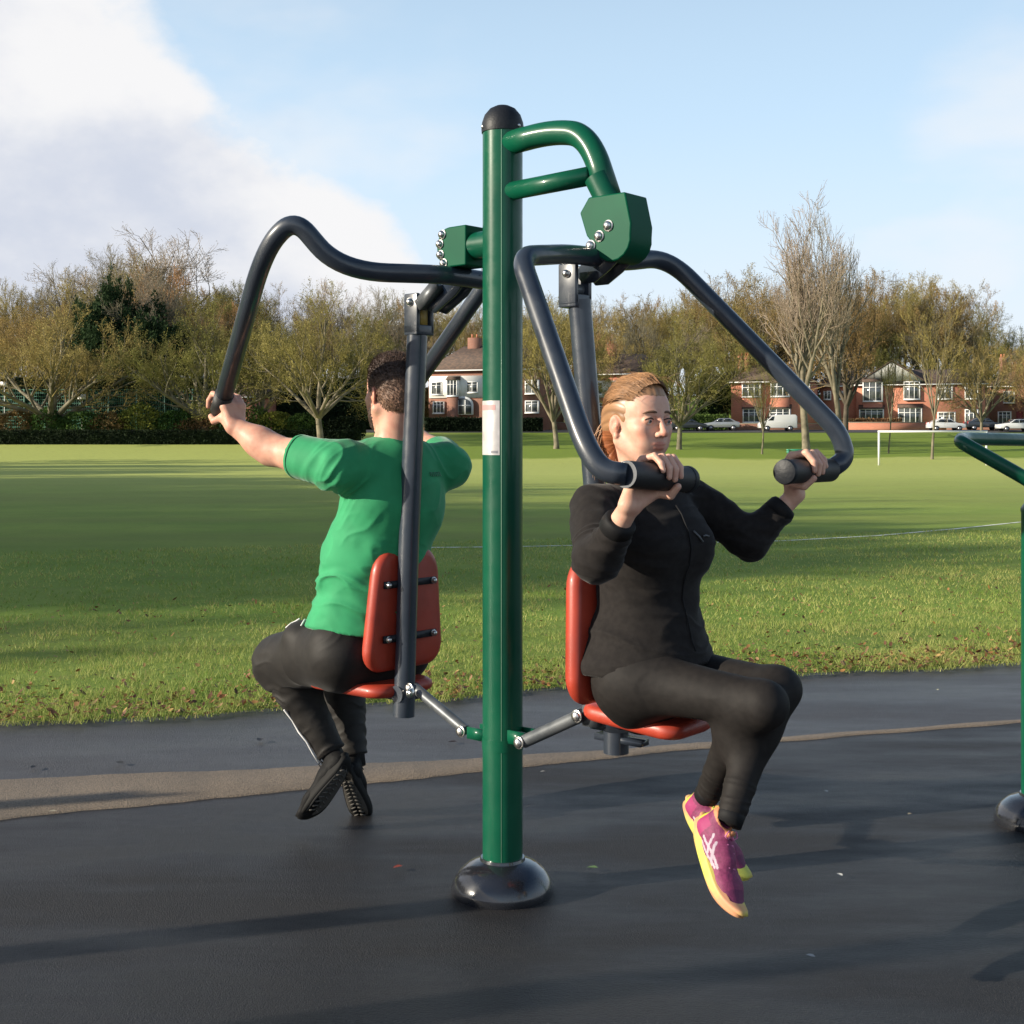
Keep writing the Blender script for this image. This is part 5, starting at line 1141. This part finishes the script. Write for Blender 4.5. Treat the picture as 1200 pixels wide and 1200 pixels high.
# ------------------------------------------------------------------ houses
def brickm(name, a, b):
    m = bpy.data.materials.new(name); m.use_nodes = True; n, l = m.node_tree.nodes, m.node_tree.links; s = NT(n, l); bs = n['Principled BSDF']
    mp = n.new('ShaderNodeMapping'); mp.inputs['Rotation'].default_value = (R(90), 0, 0); l.new(s.tc, mp.inputs[0]); br = n.new('ShaderNodeTexBrick'); l.new(mp.outputs[0], br.inputs['Vector'])
    br.inputs['Color1'].default_value = (*a, 1); br.inputs['Color2'].default_value = (*b, 1); br.inputs['Mortar'].default_value = (.34, .28, .22, 1); br.inputs['Scale'].default_value = 1; br.inputs['Brick Width'].default_value = .225; br.inputs['Row Height'].default_value = .075; br.inputs['Mortar Size'].default_value = .008
    c = s.mix(s.rng(s.noise(.7, 4), .35, .65, 0, .3), br.outputs['Color'], tuple(q*.6 for q in a)); l.new(c, bs.inputs['Base Color']); bs.inputs['Roughness'].default_value = .9; return m
BRK = brickm('red_brick', (.60, .20, .115), (.50, .16, .09)); BRK2 = brickm('dark_brick', (.26, .09, .055), (.20, .07, .045))
ROOF = mat('roof_tiles', (.115, .075, .055), .85, c2=(.07, .05, .04), nscale=3, bump=.5, bscale=6, bdist=.05); REND = mat('white_render', (.82, .80, .76), .8, c2=(.74, .72, .68), nscale=1.2)
FRM = mat('window_white', (.80, .80, .78), .5); GLS = mat('window_glass', (.035, .045, .055), .08, spec=.8, c2=(.12, .13, .13), nscale=.8); TIMB = mat('black_timber', (.03, .025, .02), .7); POT = mat('chimney_pot', (.42, .16, .08), .8); DOORM = mat('door_dark_red', (.18, .03, .025), .5)
def window(h, x0, x1, z0, z1, y, nx=2, ny=2, bay=0, parent_name='window'):
    f = .09; mb = MB(); yb = y-bay
    for zz in (z0, z1-f): mb.add(bbox2(x0, x1, yb-.05, yb+.04, zz, zz+f))
    for i in range(nx+1): x = x0+(x1-x0-f)*i/nx; mb.add(bbox2(x, x+f, yb-.052, yb+.038, z0+f, z1-f))
    if ny > 1: zz = z0+(z1-z0)*.70; mb.add(bbox2(x0+f, x1-f, yb-.048, yb+.036, zz, zz+.07))
    mb.add(bbox2(x0-.08, x1+.08, yb-.12, yb+.03, z0-.09, z0-.001))
    w = obj(parent_name, mb.geo(), FRM, h); obj('pane', bbox2(x0+f, x1-f, yb+.0, yb+.03, z0+f, z1-f), GLS, w)
    if bay:
        for sx_ in (x0, x1):
            s = -1 if sx_ == x0 else 1; obj('bay_side', bbox2(min(sx_, sx_+s*.06), max(sx_, sx_+s*.06), yb+.04, y, z0-.09, z1), FRM, w)
    return w
def house(px0, px1, Y, eave, ridge, wm, label, wins, chim=(), depth=9, hip=True, gables=(), bands=(), doors=(), side=True, zb=None, rotz=-17):
    x0, x1 = (px0-600)/FPX*Y, (px1-600)/FPX*Y; z = float(tz((x0+x1)/2, Y)) if zb is None else zb; ze = EYE-(eave-HOR)/FPX*Y; zr = EYE-(ridge-HOR)/FPX*Y
    h = thing('brick_house', label, 'house', ((x0+x1)/2, Y, z)); Xp = lambda p: (p-600)/FPX*Y; Zp = lambda p: EYE-(p-HOR)/FPX*Y
    obj('wall', bbox2(x0, x1, Y, Y+depth, z-1.5, ze), wm, h)
    e = .4; ins = min(3.2, (x1-x0)*.3) if hip else 0; ym = Y+depth/2
    V = [(x0-e, Y-e, ze-.05), (x1+e, Y-e, ze-.05), (x1+e, Y+depth+e, ze-.05), (x0-e, Y+depth+e, ze-.05), (x0-e+ins, ym, zr), (x1+e-ins, ym, zr)]
    rf = obj('roof', (V, [[0, 1, 5, 4], [1, 2, 5], [2, 3, 4, 5], [3, 0, 4], [3, 2, 1, 0]]), ROOF, h)
    obj('gutter', bbox2(x0-e-.02, x1+e+.02, Y-e-.12, Y-e-.005, ze-.14, ze-.02), FRM, rf)
    for a, b, t0, t1 in chim:
        cx0, cx1 = Xp(a), Xp(b); ch = obj('chimney', bbox2(cx0, cx1, ym-.5, ym+.5, Zp(t1), Zp(t0)), wm, rf); n = 3
        obj('chimney_pots', MB().add(tube([(cx0+(cx1-cx0)*.3, ym, Zp(t0)), (cx0+(cx1-cx0)*.3, ym, Zp(t0)+.45)], .14, 8)).add(tube([(cx0+(cx1-cx0)*.7, ym, Zp(t0)), (cx0+(cx1-cx0)*.7, ym, Zp(t0)+.45)], .14, 8)).geo(), POT, ch)
    for g in gables:
        ga, gb, gt, ge = g; gx0, gx1, gt, ge = Xp(ga), Xp(gb), Zp(gt), Zp(ge); gm = (gx0+gx1)/2; y = Y-.25
        gb_ = obj('timbered_gable', ([(gx0, y, ge), (gx1, y, ge), (gm, y, gt), (gx0, ym, ge), (gx1, ym, ge), (gm, ym, gt)], [[0, 1, 2], [3, 5, 4], [0, 3, 4, 1]]), REND, h)
        obj('gable_roof', ([(gx0-.4, y-.1, ge-.25), (gm, y-.1, gt+.12), (gx1+.4, y-.1, ge-.25), (gx0-.4, ym, ge-.25), (gm, ym, gt+.12), (gx1+.4, ym, ge-.25), (gx0-.4, y-.1, ge-.10), (gm, y-.1, gt+.30), (gx1+.4, y-.1, ge-.10), (gx0-.4, ym, ge-.10), (gm, ym, gt+.3), (gx1+.4, ym, ge-.10)], [[6, 7, 10, 9], [7, 8, 11, 10], [0, 3, 4, 1], [1, 4, 5, 2], [0, 1, 7, 6], [1, 2, 8, 7]]), ROOF, gb_)
        mb = MB(); nn = 9
        for k in range(1, nn):
            x = gx0+(gx1-gx0)*k/nn; hh = (gt-ge)*(1-abs(x-gm)/((gx1-gx0)/2)); mb.add(bbox2(x-.045, x+.045, y-.04, y-.002, ge, ge+hh-.05))
        mb.add(bbox2(gx0, gx1, y-.06, y-.003, ge-.2, ge)); obj('timbers', mb.geo(), TIMB, gb_)
    for a, b, t0, t1, m_ in bands: obj('render_panel', bbox2(Xp(a), Xp(b), Y-.14, Y-.004, Zp(t1), Zp(t0)), m_, h)
    h.rotation_euler.z = R(rotz)
    for wdw in wins:
        a, b, t0, t1 = wdw[:4]; nx = wdw[4] if len(wdw) > 4 else 2; bay = wdw[5] if len(wdw) > 5 else .16; w = window(h, Xp(a), Xp(b), Zp(t1), Zp(t0), Y, nx, 2, bay)
        if bay > .5: obj('bay_roof', prism([(0, 0), (bay+.2, 0), (0, .55)], (Xp(b)+.15, Y, Zp(t0)), (0, -1, 0), (0, 0, 1), Xp(b)-Xp(a)+.3), ROOF, w)
        if bay > .5: obj('bay_apron', bbox2(Xp(a)+.01, Xp(b)-.01, Y-bay+.02, Y, z-.5, Zp(t1)-.09), wm if wm is not REND else BRK, w)
    for a, b, t0 in doors: obj('door', bbox2(Xp(a), Xp(b), Y-.08, Y-.01, z-.2, Zp(t0)), DOORM, h)
    return h
house(498, 640, 150, 433, 402, BRK2, 'house with white rendered upper floor seen between the man and the post', [(502, 515, 447, 462, 2), (524, 537, 445, 464, 3, .9), (546, 560, 447, 460, 2), (504, 518, 470, 484, 3), (618, 634, 446, 462, 2), (618, 634, 470, 484, 2)], chim=((533, 548, 392, 425),), bands=((499, 566, 440, 466, REND),))
c = P(541, 483, 149.6); hz = float(tz(c[0], 150))
ol = [(-1.4, 0), (1.4, 0)]+[(1.4*math.cos(R(a)), 1.2+1.0*math.sin(R(a))) for a in range(0, 181, 18)]
ho_ = 0
ho = [o for o in bpy.data.objects if o.name.startswith('brick_house')][-1]
aw = obj('arched_window', prism(ol, (c[0], 149.7, c[2]-.3), (1, 0, 0), (0, 0, 1), .1), FRM, ho); obj('pane', prism([(x*.84, .12+y*.84) for x, y in ol], (c[0], 149.58, c[2]-.3), (1, 0, 0), (0, 0, 1), .08), GLS, aw)
mb = MB(); 
for x in (-.45, .45): mb.add(bbox2(c[0]+x-.05, c[0]+x+.05, 149.44, 149.49, c[2]-.2, c[2]+1.45))
mb.add(bbox2(c[0]-1.1, c[0]+1.1, 149.44, 149.488, c[2]+.75, c[2]+.85)); obj('glazing_bar', mb.geo(), FRM, aw)
house(682, 768, 154, 438, 412, BRK, 'brick house glimpsed behind the woman\'s hair', [(694, 706, 448, 462, 2), (716, 730, 448, 462, 2), (744, 758, 448, 462, 2), (694, 708, 472, 488, 2), (744, 760, 472, 488, 3)], chim=((702, 712, 400, 428),), bands=((690, 734, 446, 466, REND),))
house(857, 952, 158, 447, 424, BRK, 'red brick house with tall twin chimneys behind the white van', [(871, 892, 450, 465, 3, .7), (904, 925, 449, 465, 3, .7), (936, 948, 450, 464, 2), (872, 892, 479, 495, 3, .9), (903, 926, 479, 496, 3, .9)], chim=((860, 866, 414, 440), (868, 874, 414, 440)))
house(962, 1012, 164, 452, 432, BRK, 'plain brick house half hidden behind the stout dark tree', [(966, 974, 458, 468, 2), (982, 992, 458, 468, 2)])
house(1006, 1150, 160, 450, 431, BRK, 'brick house with black and white timbered gable beyond the goal', [(1014, 1036, 447, 470, 3, .8), (1060, 1078, 447, 468, 3, .3), (1098, 1114, 451, 468, 2), (1010, 1037, 479, 492, 4, 1.0), (1054, 1080, 478, 498, 4, 1.0), (1098, 1117, 483, 500, 3, .5), (1128, 1142, 452, 468, 2), (1128, 1142, 480, 496, 3)], gables=((1010, 1083, 424, 447),))
house(1163, 1250, 166, 452, 430, BRK2, 'dark brick house at the right edge of the photo', [(1178, 1190, 458, 472, 2), (1204, 1216, 458, 472, 2), (1172, 1186, 482, 497, 3), (1204, 1218, 482, 497, 2)], chim=((1176, 1184, 416, 440),), doors=((1192, 1199, 482),))
house(262, 300, 146, 465, 447, BRK, 'small brick house under the pull bar left of the man\'s elbow', [(274, 286, 468, 482, 2)], depth=6, hip=False, gables=())
def lowwall(px0, px1, Y, h, m, label):
    x0, x1 = (px0-600)/FPX*Y, (px1-600)/FPX*Y; z = float(tz((x0+x1)/2, Y)); t = thing('garden_wall', label, 'wall', ((x0+x1)/2, Y, z))
    obj('brickwork', bbox2(x0, x1, Y, Y+.25, z-.5, z+h), m, t); obj('coping', bbox2(x0-.03, x1+.03, Y-.03, Y+.28, z+h+.001, z+h+.08), mat('coping_stone', (.30, .25, .2), .9), t)
lowwall(995, 1095, 151, .9, BRK, 'low red brick garden wall before the timbered house')
lowwall(845, 985, 153.5, .8, BRK2, 'dark brick garden wall behind the white van'); lowwall(596, 850, 152, .9, BRK2, 'long dark garden wall behind the woman\'s head'); lowwall(490, 590, 147.5, .9, BRK2, 'dark garden wall below the white-fronted house')
lowwall(1110, 1260, 153, .8, BRK2, 'dark garden wall behind the parked cars at right')
# road in front of the houses
V = []; F = []
for i, x in enumerate(np.linspace(-60, 90, 51)): V += [(x, 144, float(tz(x, 144))+.06), (x, 149.2, float(tz(x, 149.2))+.10)]
F = [[2*i, 2*i+2, 2*i+3, 2*i+1] for i in range(50)]
obj('road', (V, F), mat('road_asphalt', (.06, .06, .065), .8, c2=(.05, .05, .052)))['kind'] = 'structure'
# ------------------------------------------------------------------ parked vehicles
TYR = mat('tyre', (.015, .015, .016), .8); RIM = mat('wheel_rim', (.4, .4, .42), .35, metal=.8); CGL = mat('car_glass', (.02, .025, .03), .06, spec=.8); LMP = mat('head_lamp', (.6, .6, .6), .15); TLM = mat('tail_lamp', (.35, .01, .01), .25)
def car(px, Y, paint, label, van=False, flip=False, name='parked_car', group='vehicles parked in front of the houses'):
    x = (px-600)/FPX*Y; z = float(tz(x, Y))+.09; t = thing(name, label, 'van' if van else 'car', (x, Y, z), group); s = -1 if flip else 1; w = .85
    o = np.array((x, Y, z)); ux = np.array((s*1., 0, 0))
    if van: low = [(-2.1, .35), (2.1, .35), (2.15, .7), (2.05, 1.0), (1.45, 1.12), (.75, 1.72), (.4, 1.85), (-1.9, 1.88), (-2.1, 1.7)]
    else: low = [(-2.0, .35), (2.0, .35), (2.08, .6), (1.95, .82), (1.0, .95), (.35, 1.38), (-.9, 1.42), (-1.6, 1.05), (-2.0, .98)]
    ex = lambda pl, hw, m, nm, par=t, y0=0: obj(nm, prism(pl, o+np.array((0, hw if s > 0 else -hw, 0))+np.array((0, y0, 0)), ux, (0, 0, 1), 2*hw), m, par)
    b = ex(low, w, paint, 'body'); bevel(b, .05, 2, 30)
    if van: gls = [[(.62, 1.2), (1.25, 1.2), (.72, 1.66), (.5, 1.66)]]
    else: gls = [[(-.05, .98), (.85, .98), (.30, 1.32), (-.05, 1.34)], [(-1.35, 1.02), (-.13, .99), (-.13, 1.34), (-.85, 1.34)]]
    for g in gls: ex(g, w+.012, CGL, 'window', b)
    ws = [(.80, 1.16), (1.42, 1.16), (.80, 1.66)] if van else [(.40, .97), (.98, .97), (.40, 1.34)]
    obj('windscreen', prism([(q[0]+.03, q[1]+.02) for q in ws], o+np.array((0, (w-.12)*s, 0)), ux, (0, 0, 1), 2*(w-.12)), CGL, b)
    for wx in (-1.3, 1.32):
        for sy in (-1, 1):
            c = o+ux*wx+np.array((0, sy*(w-.07), .31)); wh = obj('wheel', tube([c-np.array((0, .1, 0)), c+np.array((0, .1, 0))], .31, 20), TYR, t, auto=40); obj('rim', tube([c+np.array((0, sy*.09, 0)), c+np.array((0, sy*.112, 0))], .19, 16), RIM, wh)
    for sy in (-1, 1):
        obj('headlight', box(o+ux*(2.08 if van else 2.0)+np.array((0, sy*.62, .74)), (.05, .15, .08)), LMP, t); obj('tail_light', box(o-ux*(2.08 if van else 1.98)+np.array((0, sy*.66, .9)), (.04, .1, .14)), TLM, t)
    return t
WHP = mat('white_car_paint', (.75, .75, .75), .3, coat=.6); DKP = mat('dark_car_paint', (.02, .025, .035), .3, coat=.6); SLP = mat('silver_car_paint', (.42, .44, .46), .3, metal=.5, coat=.5); RDP = mat('maroon_car_paint', (.15, .02, .02), .3, coat=.6)
car(911, 146.5, WHP, 'small white panel van parked before the brick house with chimneys', van=True, flip=True, name='parked_van')
car(1108, 146.5, WHP, 'white car parked behind the middle of the goal'); car(1190, 145.5, WHP, 'white car parked at the right edge of the photo', flip=True); car(1152, 148, DKP, 'dark car parked between two white ones at right')
car(806, 147, DKP, 'dark car parked just right of the woman\'s face'); car(845, 148, SLP, 'silver car parked between the dark car and the white van', flip=True)
# ------------------------------------------------------------------ gym posts outside the frame on the left (they throw the thin shadows over the asphalt)
for x, y, h, lab in ((-3.75, 2.55, 1.3, 'short green gym post outside the left edge, near the man'), (-3.9, 1.86, 1.5, 'short green gym post outside the left edge, near the camera'), (-6.0, 1.20, 2.6, 'tall green gym post outside the left edge, left of the two short ones'), (-7.5, 2.9, 2.2, 'green gym post outside the left edge, farthest from the photo')):
    t = thing('gym_post', lab, 'exercise machine', (x, y, 0)); obj('post', tube([(x, y, 0), (x, y, h)], .06, 24), GREEN, t, smooth=True)
    obj('crossbar', tube([(x-.3, y-.05, h-.05), (x+.3, y+.05, h-.05)], .022, 12), GREY, t, smooth=True)
    obj('base_dome', lathe((x, y, 0), [(.15, 0), (.149, .026), (.122, .068), (.078, .092), (.06, .1)], seg=32), DOME, t, smooth=True)

# labels of look-alike trees: tell them apart by their place in the row
from collections import defaultdict
dd_ = defaultdict(list)
for o in bpy.data.objects:
    if o.parent is None and o.get('group') == G2: dd_[o['label']].append(o)
for lab, os_ in dd_.items():
    if len(os_) > 1:
        os_.sort(key=lambda o: o.location.x/o.location.y)
        w_ = ['left', 'right'] if len(os_) == 2 else ['left', 'middle', 'right'] if len(os_) == 3 else ['leftmost', 'second', 'third', 'rightmost']
        for o, w in zip(os_, w_): o['label'] = w+' '+lab+(', of %d alike' % len(os_) if False else '')
